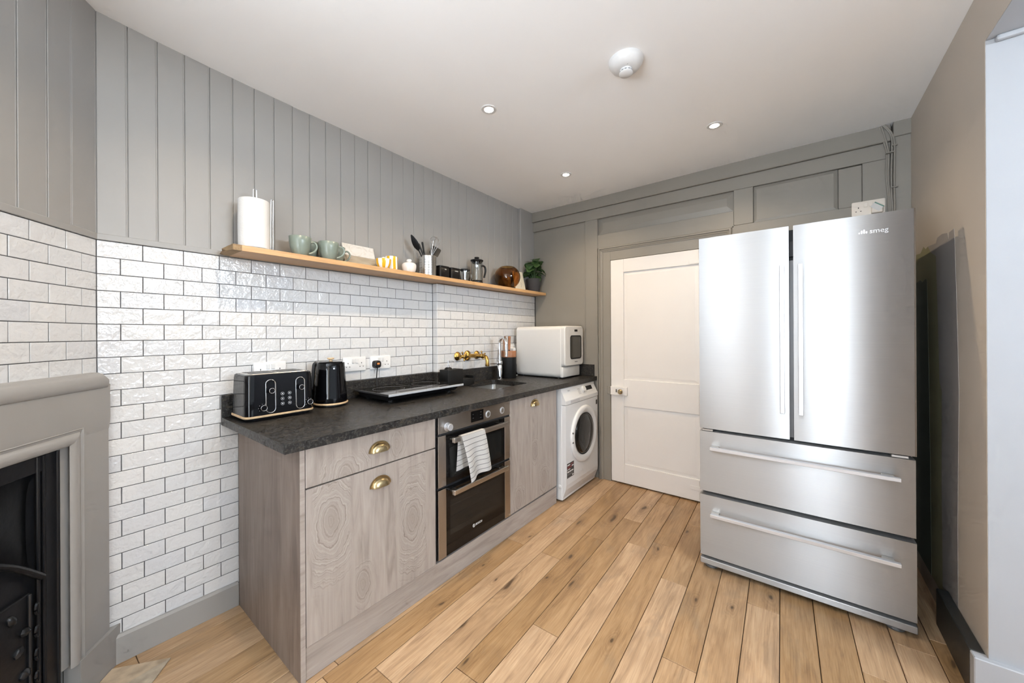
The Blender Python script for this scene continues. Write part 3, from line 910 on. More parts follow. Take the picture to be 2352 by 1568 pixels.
def oven_door(z0, z1, hz, logo, ub):
    bm = box(XD - .014, XD + .004, Y0, Y1, z0, z1, .001, 1)
    d = ov.p('oven_door', bm, 'black_glass')
    ov.p('door_stile', uv_plane(box(XD - .01, XD + .006, Y0 - .001, Y0 + .054, z0, z1, .001, 1), 1, 2), 'oven_steel', d)
    ov.p('door_stile', uv_plane(box(XD - .01, XD + .006, Y1 - .054, Y1 + .001, z0, z1, .001, 1), 1, 2), 'oven_steel', d)
    ov.p('door_window', box(XD + .004, XD + .0046, 1.225, 1.665, z0 + ub, z1 - .075), 'smoke_glass', d)
    hb = ov.p('handle', uv_plane(box(.745, .765, 1.212, 1.68, hz - .0135, hz + .0135, .003, 2), 1, 2), 'satin', d)
    for y in (1.24, 1.655):
        ov.p('handle_bracket', box(XD + .004, .75, y - .018, y + .018, hz - .006, hz + .006, .002, 1), 'satin', d)
    if logo:
        ov.p('maker_mark', xf(text_bm('BOSCH', .017), at(XD + .005, 1.452, .219) @ TX), 'ink_white', d)
        ov.p('maker_emblem', xf(tube([(.0085 * math.cos(a), .0085 * math.sin(a), 0) for a in [2 * math.pi * k / 20 for k in range(20)]], .001, 6, True), at(XD + .005, 1.409, .219) @ TX), 'ink_white', d)
        ov.p('maker_emblem', xf(box(-.0012, .0012, -.006, .006, -.0004, .0004), at(XD + .005, 1.409, .219) @ TX), 'ink_white', d)
oven_door(.522, .793, .766, False, .03)
oven_door(.142, .508, .487, True, .1)
ov.p('trim_gap', box(XD - .016, XD - .003, Y0, Y1, .509, .521), 'gap')
ov.p('vent_strip', box(XD - .016, XD - .001, Y0, Y1, .794, .8055), 'gap')
ov.p('foot_screw', xf(lathe([(0, 0), (.006, 0), (.006, .004), (0, .005)], 12), at(XD + .004, 1.742, .152) @ AX), 'chrome')

# ---- tea towel over the upper oven handle
def towel():
    bm = bmesh.new()
    uvl = bm.loops.layers.uv.verify()
    n, mm = 26, 60
    hx0, hx1, hz = .7405, .7695, .7825
    total_f, total_b = .250, .205
    g = []
    for j in range(mm + 1):
        s = -total_b + (total_b + total_f) * j / mm       # arc length, <0 behind the bar
        row = []
        for i in range(n + 1):
            u = i / n
            drop = abs(s) - .0145
            wid = .185 - .006 * (drop / .25 if drop > 0 else 0)
            if s >= 0:
                shift = .055 * max(0, drop) / .25
            else:
                shift = -.02 * max(0, drop) / .2
            y = 1.262 + shift + wid * u
            fold = .010 * math.sin(2 * math.pi * (u * 1.35 + .1)) * min(1, max(0, drop) / .16) + .004 * math.sin(9 * u + 1) * min(1, max(0, drop) / .1)
            if abs(s) <= .0145:
                a = s / .0145 * math.pi / 2
                x = (hx0 + hx1) / 2 + (hx1 - hx0) / 2 * math.sin(a)
                z = hz + .004 * math.cos(a) - .004
            else:
                extra = .028 * (1 - u) ** 2.2 if s > 0 else 0.0
                z = hz - .004 - drop * (1 + (extra / .25 if s > 0 else 0)) + .0 * u
                x = (hx1 + .004 * min(1, drop / .05) + (.006 + fold) * min(1, drop / .12)) if s > 0 else (hx0 - .0 + fold * .35)
                if s < 0:
                    x = max(x, XD + .012)
            row.append(bm.verts.new((x, y, z)))
        g.append(row)
    for j in range(mm):
        for i in range(n):
            f = bm.faces.new((g[j][i], g[j][i + 1], g[j + 1][i + 1], g[j + 1][i]))
            for lp, (a, b_) in zip(f.loops, ((i, j), (i + 1, j), (i + 1, j + 1), (i, j + 1))):
                lp[uvl].uv = (a / n, b_ / mm * .80)
    bmesh.ops.solidify(bm, geom=list(bm.faces), thickness=.0018)
    return bm
single('tea_towel', 'white tea towel with thin dark stripes hung over the upper oven handle', 'tea towel', towel(), 'towel', (.76, 1.35, .75), True)

# ---- washing machine
wm = Thing('washing_machine', 'white front-loading washing machine with round black door at the end of the worktop', 'washing machine', (.45, 2.69, 0))
WX, WY0, WY1 = .77, 2.392, 2.985
wm.p('cabinet', box(.14, WX - .035, WY0, WY1, .012, .897, .004, 2), 'white_enamel')
prof = [(.68, .10), (WX, .10), (WX, .792), (WX - .012, .80), (WX - .055, .893), (.68, .893)]
fr = [(.70, .012), (.735, .012), (WX - .004, .10), (WX, .135), (WX, .765), (.70, .765)]
wm.p('front_panel', loft([[(x, WY0 + .004, z) for x, z in fr], [(x, WY1 - .004, z) for x, z in fr]]), 'white_enamel')
pf = [(.70, .769), (WX + .002, .769), (WX + .002, .80), (WX - .006, .812), (WX - .048, .897), (.70, .897)]
cpn = wm.p('control_panel', loft([[(x, WY0 + .001, z) for x, z in pf], [(x, WY1 - .001, z) for x, z in pf]]), 'white_enamel')
wm.p('drawer_recess', box(WX + .001, WX + .0035, 2.475, 2.63, .772, .797, .001, 1), 'alu', cpn)
# things on the slanted fascia
sl = math.atan2(.042, .085)
FAS = at(WX - .027, 0, .8545) @ Matrix.Rotation(-sl, 4, 'Y')
def fascia(b_):
    return xf(b_, FAS)
wm.p('display', fascia(box(-.001, .0012, 2.80, 2.915, -.018, .018, .001, 1)), 'black_glass', cpn)
wm.p('dial', fascia(xf(lathe([(.031, 0), (.031, .004), (.026, .006), (.024, .02), (.022, .022), (0, .022)], 28), at(0, 2.742, 0) @ AX)), 'white_enamel', cpn, True)
wm.p('maker_mark', fascia(xf(text_bm('AEG', .022), at(.0008, 2.505, .018) @ TX)), 'ink_grey', cpn)
for k in range(7):
    wm.p('programme_text', fascia(box(-.0005, .0008, 2.655 - .004 * abs(3 - k) * .5, 2.69, -.033 + k * .0105, -.030 + k * .0105)), 'ink_grey', cpn)
for k in range(5):
    wm.p('programme_text', fascia(box(-.0005, .0008, 2.785, 2.785 + .012, -.03 + k * .012, -.027 + k * .012)), 'ink_grey', cpn)
for k in range(4):
    wm.p('button', fascia(box(-.0005, .002, 2.82 + k * .027, 2.836 + k * .027, -.036, -.029, .001, 1)), 'white_enamel', cpn)
cy, cz = 2.705, .488
ringp = [(.158, -.002), (.162, .0), (.21, .016), (.232, .016), (.238, .006), (.238, -.004)]
dro = wm.p('door_ring', xf(lathe([(.235, -.004), (.238, .004), (.234, .014), (.225, .019), (.20, .020), (.172, .006), (.165, -.004)], 56, False), at(WX + .001, cy, cz) @ AX), 'white_enamel', smooth=True, angle=50)
wm.p('door_glass', xf(lathe([(.172, .0), (.17, .008), (.15, .020), (.10, .030), (0, .033)], 56, False), at(WX + .001, cy, cz) @ AX), 'smoke_glass', dro, True, 60)
wm.p('door_gasket', xf(lathe([(.176, .002), (.176, .0085), (.162, .010), (.162, .002)], 56, False), at(WX + .001, cy, cz) @ AX), 'rubber', dro, True)
for dz in (.045, -.03):
    wm.p('hinge_pin', box(WX + .012, WX + .0205, cy - .228, cy - .217, cz + dz - .007, cz + dz + .007, .001, 1), 'black_plastic', dro)
stk = wm.p('sticker', box(WX, WX + .0006, 2.412, 2.525, .187, .303), 'ink_dark')
for (a, b_, c, d, mt_) in ((2.418, 2.46, .283, .293, 'ink_white'), (2.415, 2.49, .262, .279, 'ink_red'), (2.47, 2.515, .284, .294, 'ink_red'), (2.418, 2.424, .246, .258, 'ink_white'), (2.432, 2.462, .25, .257, 'ink_white'), (2.49, 2.518, .268, .277, 'ink_white'),
                          (2.418, 2.446, .230, .240, 'ink_white'), (2.451, 2.474, .230, .240, 'ink_white'), (2.479, 2.512, .230, .240, 'ink_white'), (2.418, 2.50, .224, .2265, 'ink_grey'), (2.418, 2.512, .214, .217, 'ink_grey'), (2.418, 2.512, .207, .210, 'ink_grey'), (2.495, 2.518, .194, .202, 'ink_white'), (2.418, 2.48, .192, .1945, 'ink_grey')):
    wm.p('print', box(WX + .0006, WX + .0008, a, b_, c, d), mt_, stk)
wm.p('badge', box(WX + .0002, WX + .001, 2.945, 2.972, .695, .735), 'ink_dark')
wm.p('kick_plate', box(.70, .742, WY0 + .006, WY1 - .006, .014, .10, .004, 1), 'white_enamel')
wm.p('side_plug', xf(lathe([(0, 0), (.016, 0), (.016, .003), (.012, .005), (0, .005)], 20), at(.715, WY0, .12) @ AY), 'white_enamel', smooth=True)
for x in (.2, .69):
    for y in (WY0 + .05, WY1 - .05):
        wm.p('foot', xf(lathe([(0, 0), (.02, 0), (.02, .008), (.01, .013), (0, .013)], 16), at(x, y, .0)), 'rubber')

# ---- table-top dishwasher
dw = Thing('tabletop_dishwasher', 'white compact tabletop dishwasher with small dark window on the worktop', 'dishwasher', (.36, 2.82, ZC))
DX0, DX1, DY0, DY1 = .10, .622, 2.648, 2.998
def yz_rr(x, y0, y1, z0, z1, r, seg=6):
    return [(x, yc, zc) for yc, zc in rrect(y1 - y0, z1 - z0, r, seg, (y0 + y1) / 2, (z0 + z1) / 2)]
dw.p('shell', loft([yz_rr(DX0 + .012, DY0 + .012, DY1 - .012, ZC + .02, 1.388, .03), yz_rr(DX0, DY0, DY1, ZC + .006, 1.40, .04), yz_rr(DX1 - .044, DY0, DY1, ZC + .006, 1.402, .04), yz_rr(DX1 - .04, DY0 + .003, DY1 - .003, ZC + .009, 1.399, .04)]), 'dw_white', smooth=True)
dw.p('base_front', box(DX1 - .05, DX1 - .022, DY0 + .004, DY1 - .03, ZC + .010, 1.04, .008, 3), 'dw_white', smooth=True)
dd_ = dw.p('door', loft([yz_rr(DX1 - .042, DY0 + .004, DY1 - .002, 1.046, 1.400, .03), yz_rr(DX1 - .008, DY0 + .002, DY1, 1.046, 1.402, .03), yz_rr(DX1, DY0 + .01, DY1 - .008, 1.054, 1.394, .026)]), 'dw_white', smooth=True)
dw.p('window_rim', loft([yz_rr(DX1, 2.745, 2.955, 1.105, 1.318, .028), yz_rr(DX1 + .003, 2.745, 2.955, 1.105, 1.318, .028), yz_rr(DX1 + .003, 2.756, 2.944, 1.116, 1.307, .022), yz_rr(DX1 + .0015, 2.757, 2.943, 1.117, 1.306, .022)], True, False), 'black_plastic', dd_, True)
dw.p('window_glass', loft([yz_rr(DX1 + .0012, 2.755, 2.945, 1.115, 1.308, .022), yz_rr(DX1 + .002, 2.756, 2.944, 1.116, 1.307, .022)]), pm('dishwasher_window', (.085, .082, .072), .05), dd_)
dw.p('display', box(DX1, DX1 + .0012, 2.825, 2.882, 1.352, 1.371), 'black_glass', dd_)
dw.p('status_light', xf(lathe([(0, 0), (.005, 0), (.004, .001), (0, .001)], 12), at(DX1, 2.742, 1.362) @ AX), 'white_china', dd_)
dw.p('maker_mark', box(DX1, DX1 + .0006, 2.828, 2.882, 1.076, 1.083), 'ink_grey', dd_)
for x in (.15, .54):
    for y in (DY0 + .04, DY1 - .05):
        dw.p('foot', xf(lathe([(0, 0), (.014, 0), (.014, .0095), (0, .0095)], 14), at(x, y, ZC)), 'rubber')

# ---- fridge freezer
fz = Thing('fridge_freezer', 'tall stainless steel american fridge freezer with two doors over two drawers', 'fridge', (2.19, 2.5, 0))
FX0, FX1, FY = 1.767, 2.614, 2.173
FS = 2.186
fz.p('body', box(FX0 + .004, FX1 - .004, FY + .07, 2.86, .03, 1.862, .004, 1), 'fridge_side')
def front(name, x0, x1, z0, z1, dep=.062):
    bul = .0032 if x1 - x0 < .6 else .0015           # fronts are very slightly bowed
    n_, sec_ = 16, []
    for k in range(n_ + 1):
        q = 2 * k / n_ - 1
        sec_.append((x0 + (x1 - x0) * k / n_, FY + .0032 - bul * (1 - q * q)))
    sec_ = [(x0, FY + dep)] + sec_ + [(x1, FY + dep)]
    return fz.p(name, uv_plane(loft([[(x, y, z) for x, y in sec_] for z in (z0, z1)]), 0, 2), 'fridge_steel', smooth=True, angle=30)
dL = front('fridge_door', FX0, FS - .008, .793, 1.870)
dR = front('fridge_door', FS + .010, FX1 - .002, .793, 1.870)
fz.p('door_edge_trim', box(FX1 - .0022, FX1 + .003, FY + .002, FY + .06, .793, 1.870), pm('brown_edge', (.10, .07, .045), .5), dR)
d1 = front('freezer_drawer', FX0, FX1, .438, .776)
d2 = front('freezer_drawer', FX0, FX1 + .002, .072, .415)
fz.p('plinth_bar', uv_plane(box(FX0, FX1 + .004, FY - .004, FY + .05, .027, .058, .003, 2), 0, 2), 'fridge_steel')
fz.p('gasket', box(FX0 + .006, FX1 - .006, FY + .055, FY + .072, .03, 1.86), 'gap')
fz.p('centre_flap', box(FS - .012, FS + .012, FY + .03, FY + .056, .80, 1.70), pm('flap_grey', (.16, .16, .165), .4))
fz.p('centre_hinge', box(FS - .011, FS + .012, FY + .028, FY + .06, 1.72, 1.795), 'gap')
for x0 in (FX0 + .012, FX1 - .075):
    fz.p('door_hinge', box(x0, x0 + .055, FY + .004, FY + .05, .778, .790, .002, 1), 'hinge')
def vhandle(x, par):
    o = fz.p('door_handle', box(x - .0095, x + .0095, FY - .055, FY - .043, .930, 1.668, .0015, 1), 'alu', par)
    for z in (.945, 1.652):
        fz.p('handle_mount', box(x - .0095, x + .0095, FY - .044, FY, z - .014, z + .014, .001, 1), 'alu', o)
vhandle(2.151, dL)
vhandle(2.224, dR)
def hhandle(z, par):
    o = fz.p('drawer_handle', box(1.825, 2.562, FY - .052, FY - .030, z - .0085, z + .0085, .0015, 1), 'alu', par)
    for x in (1.845, 2.525):
        fz.p('handle_mount', box(x - .02, x + .02, FY - .034, FY, z - .005, z + .007, .001, 1), 'satin', o)
hhandle(.694, d1)
hhandle(.324, d2)
lg = xf(text_bm('smeg', .030, .0006), at(2.503, FY - .0005, 1.792) @ TY)
fz.p('maker_mark', lg, 'ring', dR)
for k, (dx, h) in enumerate(((0, .006), (.008, .014), (.016, .018), (.024, .009))):
    fz.p('maker_mark', box(2.436 + dx, 2.441 + dx, FY - .001, FY, 1.785, 1.785 + h, .001, 1), 'ring', dR)
for x in (FX0 + .05, FX1 - .06):
    for y in (FY + .05, 2.8):
        fz.p('foot', xf(lathe([(0, 0), (.032, 0), (.034, .006), (.03, .018), (.012, .02), (.012, .032), (0, .032)], 24), at(x, y, 0)), pm('grey_foot', (.12, .12, .12), .5), smooth=True)

# ================================================================== CEILING FITTINGS
def downlight(x, y, label):
    z = ceil_z(x, y)
    t = Thing('downlight', label, 'ceiling light', (x, y, z), group='recessed downlights')
    t.p('bezel', xf(lathe([(.024, .002), (.026, -.004), (.040, -.004), (.043, -.001), (.043, .002)], 36, False), at(x, y, z)), 'white_plastic', smooth=True)
    t.p('lens', xf(lathe([(0, -.002), (.02, -.0025), (.0245, -.001), (.0245, .003), (0, .003)], 28), at(x, y, z)), 'led', smooth=True)
    d = bpy.data.lights.new('downlight_beam', 'SPOT')
    d.energy, d.color, d.spot_size, d.spot_blend, d.shadow_soft_size = LED_POWER, (1.0, 0.78, 0.52), R(142), .85, .022
    o = bpy.data.objects.new('downlight_beam', d)
    o.location = (0, 0, -.012)
    o.parent = t.o
    col.objects.link(o)
downlight(.853, 1.402, 'lit recessed ceiling downlight over the middle of the worktop')
downlight(1.82, 2.368, 'lit recessed ceiling downlight in front of the fridge')
downlight(.779, 2.404, 'lit recessed ceiling downlight nearest the door')
downlight(.85, .42, 'lit recessed ceiling downlight over the near end of the worktop')

sx, sy = 1.592, 1.512
szz = ceil_z(sx, sy)
sm = Thing('smoke_alarm', 'round white smoke alarm on the ceiling', 'smoke alarm', (sx, sy, szz))
sm.p('base', xf(lathe([(0, .002), (.075, .002), (.077, -.006), (.074, -.016), (.062, -.034), (.046, -.042), (.034, -.044), (0, -.044)], 48), at(sx, sy, szz)), 'white_plastic', smooth=True, angle=50)
vent = sm.p('sensor_cap', xf(lathe([(.027, -.043), (.027, -.050), (.024, -.052), (.024, -.056), (.03, -.057), (.031, -.061), (.026, -.065), (0, -.066)], 40), at(sx, sy, szz)), 'white_plastic', smooth=True, angle=50)
for k in range(10):
    a = 2 * math.pi * k / 10
    sm.p('vent_slot', xf(box(-.004, .004, -.0015, .0015, -.0555, -.0505), at(sx + .0255 * math.cos(a), sy + .0255 * math.sin(a), szz) @ Matrix.Rotation(a + math.pi / 2, 4, 'Z')), 'ink_grey', vent)
for k in range(3):
    sm.p('sounder_slot', xf(box(-.012, .012, -.001, .001, -.0445, -.0425), at(sx + .01, sy - .033 - .006 * k, szz + .001 + .0035 * k)), 'ink_grey')

# ================================================================== FIREPLACE (local: x out of the wall, y = -t)
fp = Thing('fireplace_surround', 'grey painted wooden fireplace surround across the corner', 'fireplace', (0, 0, 0), (0, 0, AF))
SL = .766
def leg_prism(o0, o1, t0, t1, z0, z1, left_skew=True):
    a0 = -SL * o0 + t0 if left_skew else t0
    a1 = -SL * o1 + t0 if left_skew else t0
    return loft([[(o0, -a0, z), (o1, -a1, z), (o1, -t1, z), (o0, -t1, z)] for z in (z0, z1)])
fp.p('leg', leg_prism(.0, .035, -.002, .118, .15, 1.15, False), 'paint')
fp.p('leg', leg_prism(.0, .035, .842, .952, .15, 1.15, False), 'paint')
fp.p('plinth_block', leg_prism(.0, .048, .0, .15, 0, .155), 'paint')
fp.p('plinth_block', leg_prism(.0, .048, .81, .96, 0, .155, False), 'paint')
# frieze bulging forward and curving back at its foot
sec = [(.0, .963), (.035, .963), (.0355, .972), (.0385, .990), (.040, 1.01), (.040, 1.142), (.0, 1.142)]
fp.p('frieze', loft([[(o, .004 + .02 * (o - .035), z) for o, z in sec], [(o, -.96, z) for o, z in sec]]), 'paint', smooth=True)
sec = [(.0, 1.130), (.040, 1.130), (.0445, 1.134), (.047, 1.145), (.047, 1.160), (.043, 1.175), (.034, 1.186), (.02, 1.191), (.0, 1.191)]
fp.p('mantel_moulding', loft([[(o, -.030, z - .002) for o, z in sec][:0] + [(o * .9, -.004 - (.012 if z > 1.17 else 0), 1.16 + (z - 1.16) * .9) for o, z in sec], [(o, -.012 - (.014 if z > 1.17 else 0), z) for o, z in sec], [(o, -.965, z) for o, z in sec]]), 'paint', smooth=True, angle=50)
# inner roll moulding: section swept round the opening
def roll_sec():
    s = [(.0, 0.0), (.036, 0.0), (.042, .004), (.036, .009)]
    for k in range(9):
        a = R(150 - 150 * k / 8)
        s.append((.022 + .02 * math.sin(a) + .004, .034 - .024 * math.cos(a)))
    return s + [(.015, .062), (.0, .062)]
rs = roll_sec()
path = [lambda o, q: (o, -(.118 + q), .15), lambda o, q: (o, -(.118 + q), .998 - q), lambda o, q: (o, -(.842 - q), .998 - q), lambda o, q: (o, -(.842 - q), .15)]
for a, b_ in ((0, 1), (1, 2), (2, 3)):
    fp.p('roll_moulding', loft([[path[a](o, q) for o, q in rs], [path[b_](o, q) for o, q in rs]]), 'paint', smooth=True, angle=40)
ins = Thing('fireplace_insert', 'black cast iron fireplace insert with raised floral ornament', 'fireplace insert', (0, 0, 0), (0, 0, AF))
T0, T1, ZO = .181, .779, .936
def ib(o0, o1, t0, t1, z0, z1, bev=.003):
    return box(o0, o1, -t1, -t0, z0, z1, bev, 1)
for t0, t1 in ((T0, .236), (.724, T1)):
    ins.p('frame_stile', ib(-.007, .012, t0, t1, 0, ZO), 'iron')
for tt in (T0 + .004, .236, .256, .704, .724, T1 - .004):
    ins.p('bead', tube([(.012, -tt, .002 + z) for z in [ZO * k / 6 for k in range(6)] + [ZO - .005]], .005, 8), 'iron', smooth=True)
ins.p('frame_head', ib(-.007, .012, .236, .724, .88, ZO), 'iron')
# curved hood falling back into the opening
bm = bmesh.new()
N1, N2 = 24, 10
g = []
for i in range(N1 + 1):
    u = i / N1
    t = .256 + .448 * u
    arch = .54 + .14 * math.sin(math.pi * u)
    row = []
    for j in range(N2 + 1):
        w_ = j / N2
        row.append(bm.verts.new((-.002 - .0055 * math.sin(math.pi * w_) - .000 * w_ + .030 * math.sin(math.pi * w_) * math.sin(math.pi * u), -t, .885 + (arch - .885) * w_)))
    g.append(row)
for i in range(N1):
    for j in range(N2):
        bm.faces.new((g[i][j], g[i + 1][j], g[i + 1][j + 1], g[i][j + 1]))
bmesh.ops.solidify(bm, geom=list(bm.faces), thickness=.006)
ins.p('hood', bm, 'iron', smooth=True)
ins.p('arch_rib', tube([(.022, -(.256 + .448 * u), .535 + .14 * math.sin(math.pi * u)) for u in [k / 20 for k in range(21)]], .010, 10), 'iron', smooth=True)
ins.p('back_plate', ib(-.0072, -.003, .236, .724, 0, .885, .0), 'iron')
ins.p('ornament_panel', ib(-.004, .010, .278, .682, .0, .50), 'iron')
for t0 in (.282, .668):
    ins.p('panel_rib', ib(.008, .018, t0, t0 + .01, .0, .50), 'iron')
for k in range(34):
    u, v = random.random(), random.random()
    t, z = .30 + .36 * u, .03 + .43 * v
    e = lathe([(0, -.5), (.5, -.35), (.8, 0), (.5, .35), (0, .5)], 10)
    sc_ = Matrix.Diagonal((.016, .016 + .012 * random.random(), .026 + .02 * random.random(), 1))
    ins.p('leaf_relief', xf(e, at(.011, -t, z) @ Matrix.Rotation(random.uniform(-1.2, 1.2), 4, 'X') @ sc_), 'iron', smooth=True)
for z in [.06 + .075 * k for k in range(6)]:
    ins.p('scroll_relief', tube([(.013, -.262 - .006 * math.cos(a), z + .018 * math.sin(a)) for a in [k * .6 for k in range(11)]], .004, 6), 'iron', smooth=True)
# boards framing the hearth on the floor
he = Thing('hearth_border', 'weathered wooden border boards mitred round the hearth on the floor', 'hearth', (0, 0, 0), (0, 0, AF))
he.p('front_board', loft([[(.244, -.0095, z), (.155, -.0985, z), (.155, -.88, z), (.244, -.97, z)] for z in (.0012, .006)]), pm('grey_oak_front', (.40, .33, .245), .6, var=.25, vscale=22))
he.p('side_board', loft([[(.05, -.0095, z), (.05, -.0985, z), (.154, -.0985, z), (.243, -.0095, z)] for z in (.0012, .006)]), pm('grey_oak_side', (.44, .34, .235), .6, var=.25, vscale=22))
he.p('side_board', loft([[(.05, -.88, z), (.05, -.97, z), (.243, -.97, z), (.154, -.88, z)] for z in (.0012, .006)]), pm('grey_oak_side', (.44, .34, .235), .6, var=.25, vscale=22))
he.p('hearth_slab', box(.05, .154, -.879, -.0995, .0012, .005), pm('hearth_stone', (.10, .10, .10), .6, var=.2))

# ================================================================== SHELF AND WHAT STANDS ON IT
SZ = 1.748
sh = Thing('wall_shelf', 'long oak floating shelf on the boarded wall', 'shelf', (.1, 1.7, 1.721))
sh.p('plank', box(.006, .196, .43, 3.025, 1.7212, SZ, .0015, 1), 'oak')
# rough, bark-edged left end
bm = bmesh.new()
secs = []
for k, (y, j) in enumerate(((.431, 0), (.418, .004), (.405, .008), (.396, .013))):
    secs.append([(.006, y + .004 * math.sin(k * 2), 1.7212 + j * .5), (.07, y - .004 * k, 1.7212 + j * .4), (.13, y - .002 * k, 1.7212 + j * .3), (.196, y - .0 * k, 1.7212), (.196, y, SZ), (.13, y - .002 * k, SZ - j * .3), (.07, y - .003 * k, SZ - j * .5), (.006, y + .003 * k, SZ - j * .4)])
bm.free()
sh.p('rough_end', loft(secs), 'oak_end')

# kitchen roll on a wire holder
kh = Thing('paper_towel_holder', 'chrome wire kitchen roll holder on the shelf', 'roll holder', (.105, .508, SZ))
kh.p('base', xf(lathe([(0, .0005), (.07, .0005), (.072, .003), (.07, .005), (0, .005)], 40), at(.105, .508, SZ)), 'chrome', smooth=True)
kh.p('centre_rod', tube(smooth_path([(.105, .505, SZ + .004), (.105, .505, SZ + .15), (.105, .505, SZ + .285), (.105, .5075, SZ + .298), (.105, .512, SZ + .302), (.105, .5165, SZ + .298), (.105, .519, SZ + .285), (.105, .519, SZ + .15), (.105, .519, SZ + .005)], 5), .0032, 8), 'chrome', smooth=True)
kh.p('tension_arm', tube(smooth_path([(.127, .572, SZ + .004), (.127, .573, SZ + .15), (.127, .574, SZ + .252), (.127, .577, SZ + .262), (.127, .581, SZ + .262), (.127, .584, SZ + .252), (.127, .583, SZ + .15), (.127, .582, SZ + .004)], 5), .003, 8), 'chrome', smooth=True)
single('kitchen_roll', 'white roll of kitchen paper standing on the wire holder', 'kitchen roll',
       xf(lathe([(.021, 0), (.062, 0), (.0655, .003), (.066, .12), (.0652, .234), (.062, .238), (.021, .237)], 56, False), at(.105, .508, SZ + .0055)), 'paper', (.105, .508, SZ), True)
bpy.data.objects['kitchen_roll'].data  # closed below by the inner tube
child('cardboard_core', mesh_from(lathe([(.021, 0), (.021, .237), (.019, .237), (.019, 0), (.021, 0)], 32, False), 'cardboard_core', M['card'], True), bpy.data.objects['kitchen_roll'], (0, 0, .0055))

# sage mugs
def mug(loc, hang, label):
    t = Thing('mug', label, 'mug', loc, (0, 0, hang), group='sage green mugs on the shelf')
    out = [(0, 0), (.028, 0), (.031, .004), (.040, .022), (.047, .045), (.0515, .075), (.053, .1), (.0515, .1015), (.0498, .1), (.0485, .075), (.044, .046), (.037, .024), (.028, .008), (0, .006)]
    bm = lathe(out, 48)
    for v in bm.verts:                      # shallow vertical fluting
        r_ = math.hypot(v.co.x, v.co.y)
        if r_ > .039 and .03 < v.co.z < .097:
            k = 1 + .006 * (1 if int(round(math.atan2(v.co.y, v.co.x) / (2 * math.pi) * 48)) % 2 else -1)
            v.co.x *= k
            v.co.y *= k
    t.p('cup', bm, 'sage', smooth=True, angle=60)
    t.p('handle', tube(smooth_path([(.048, 0, .078), (.062, 0, .082), (.075, 0, .072), (.078, 0, .054), (.068, 0, .034), (.052, 0, .022), (.036, 0, .018)], 6), .0052, 10), 'sage', smooth=True)
    return t
mug((.137, .706, SZ), R(72), 'sage green mug in front, left of the pair')
mug((.137, .856, SZ), R(62), 'sage green mug in front, right of the pair')
mug((.0565, .782, SZ), R(75), 'sage green mug half hidden behind the left front mug')
mug((.0565, .934, SZ), R(62), 'sage green mug behind the right front mug, only its handle clear')

# leaning two-tone board
bl = Thing('serving_board', 'small marble and driftwood board leaning on the wall behind the mugs', 'board', (.062, 1.095, SZ), (0, R(-16), 0))
bl.p('marble_slab', box(-.008, .004, -.105, .105, .0752, .152, .001, 1), 'marble')
bl.p('wood_slab', box(-.008, .004, -.105, .105, .0025, .075, .001, 1), 'board_wood')

def uv_lathe(prof, seg):
    bm = lathe(prof, seg, False)
    l = bm.loops.layers.uv.verify()
    for f in bm.faces:
        us = [(math.atan2(v.co.y, v.co.x) / (2 * math.pi)) % 1 for v in f.verts]
        for lp in f.loops:
            u = (math.atan2(lp.vert.co.y, lp.vert.co.x) / (2 * math.pi)) % 1
            if max(us) - min(us) > .5 and u < .5:
                u += 1
            lp[l].uv = (u, lp.vert.co.z)
    return bm
yc_ = Thing('striped_cup', 'small rounded cup striped yellow and white', 'cup', (.13, 1.206, SZ), (0, 0, R(14)))
yc_.p('cup', uv_lathe([(0, 0), (.024, 0), (.027, .003), (.038, .018), (.0445, .036), (.0475, .058), (.0475, .064), (.0455, .064), (.0445, .05), (.036, .02), (.022, .006), (0, .005)], 36), 'yellow_stripe', smooth=True, angle=60)
yc_.p('handle', tube(smooth_path([(.0, .044, .054), (.0, .058, .057), (.0, .066, .045), (.0, .06, .03), (.0, .043, .024)], 6), .0045, 8), 'white_china', smooth=True)
yj = Thing('striped_jug', 'small yellow and white striped milk jug with a spout', 'jug', (.078, 1.298, SZ), (0, 0, R(40)))
jb = uv_lathe([(0, 0), (.036, 0), (.040, .004), (.040, .03), (.0385, .07), (.0385, .1), (.037, .1015), (.0355, .1), (.0355, .07), (.036, .01), (0, .006)], 36)
for v in jb.verts:
    a = math.atan2(v.co.y, v.co.x)
    k = max(0, math.cos(a - R(50))) ** 14
    if v.co.z > .075:
        q = (v.co.z - .075) / .026
        v.co.x += k * .018 * q * math.cos(R(50))
        v.co.y += k * .018 * q * math.sin(R(50))
yj.p('jug', jb, 'yellow_stripe', smooth=True, angle=60)
yj.p('handle', tube(smooth_path([(-.026, -.028, .088), (-.042, -.046, .086), (-.05, -.055, .06), (-.04, -.045, .03), (-.027, -.03, .022)], 6), .0045, 8), 'white_china', smooth=True)
sg = Thing('sugar_bowl', 'white lidded sugar bowl with a round knob', 'sugar bowl', (.12, 1.409, SZ), (0, 0, 0), local=True)
sg.p('bowl', lathe([(0, 0), (.030, 0), (.034, .003), (.043, .02), (.0475, .042), (.048, .056), (.046, .057), (.0, .055)], 40), 'white_china', smooth=True, angle=50)
ld = sg.p('lid', lathe([(0, .056), (.0465, .056), (.047, .060), (.040, .069), (.025, .074), (0, .076)], 40), 'white_china', smooth=True, angle=50)
sg.p('knob', lathe([(0, .072), (.010, .073), (.012, .077), (.0175, .083), (.0185, .089), (.014, .096), (0, .098)], 24), 'white_china', ld, True, 60)

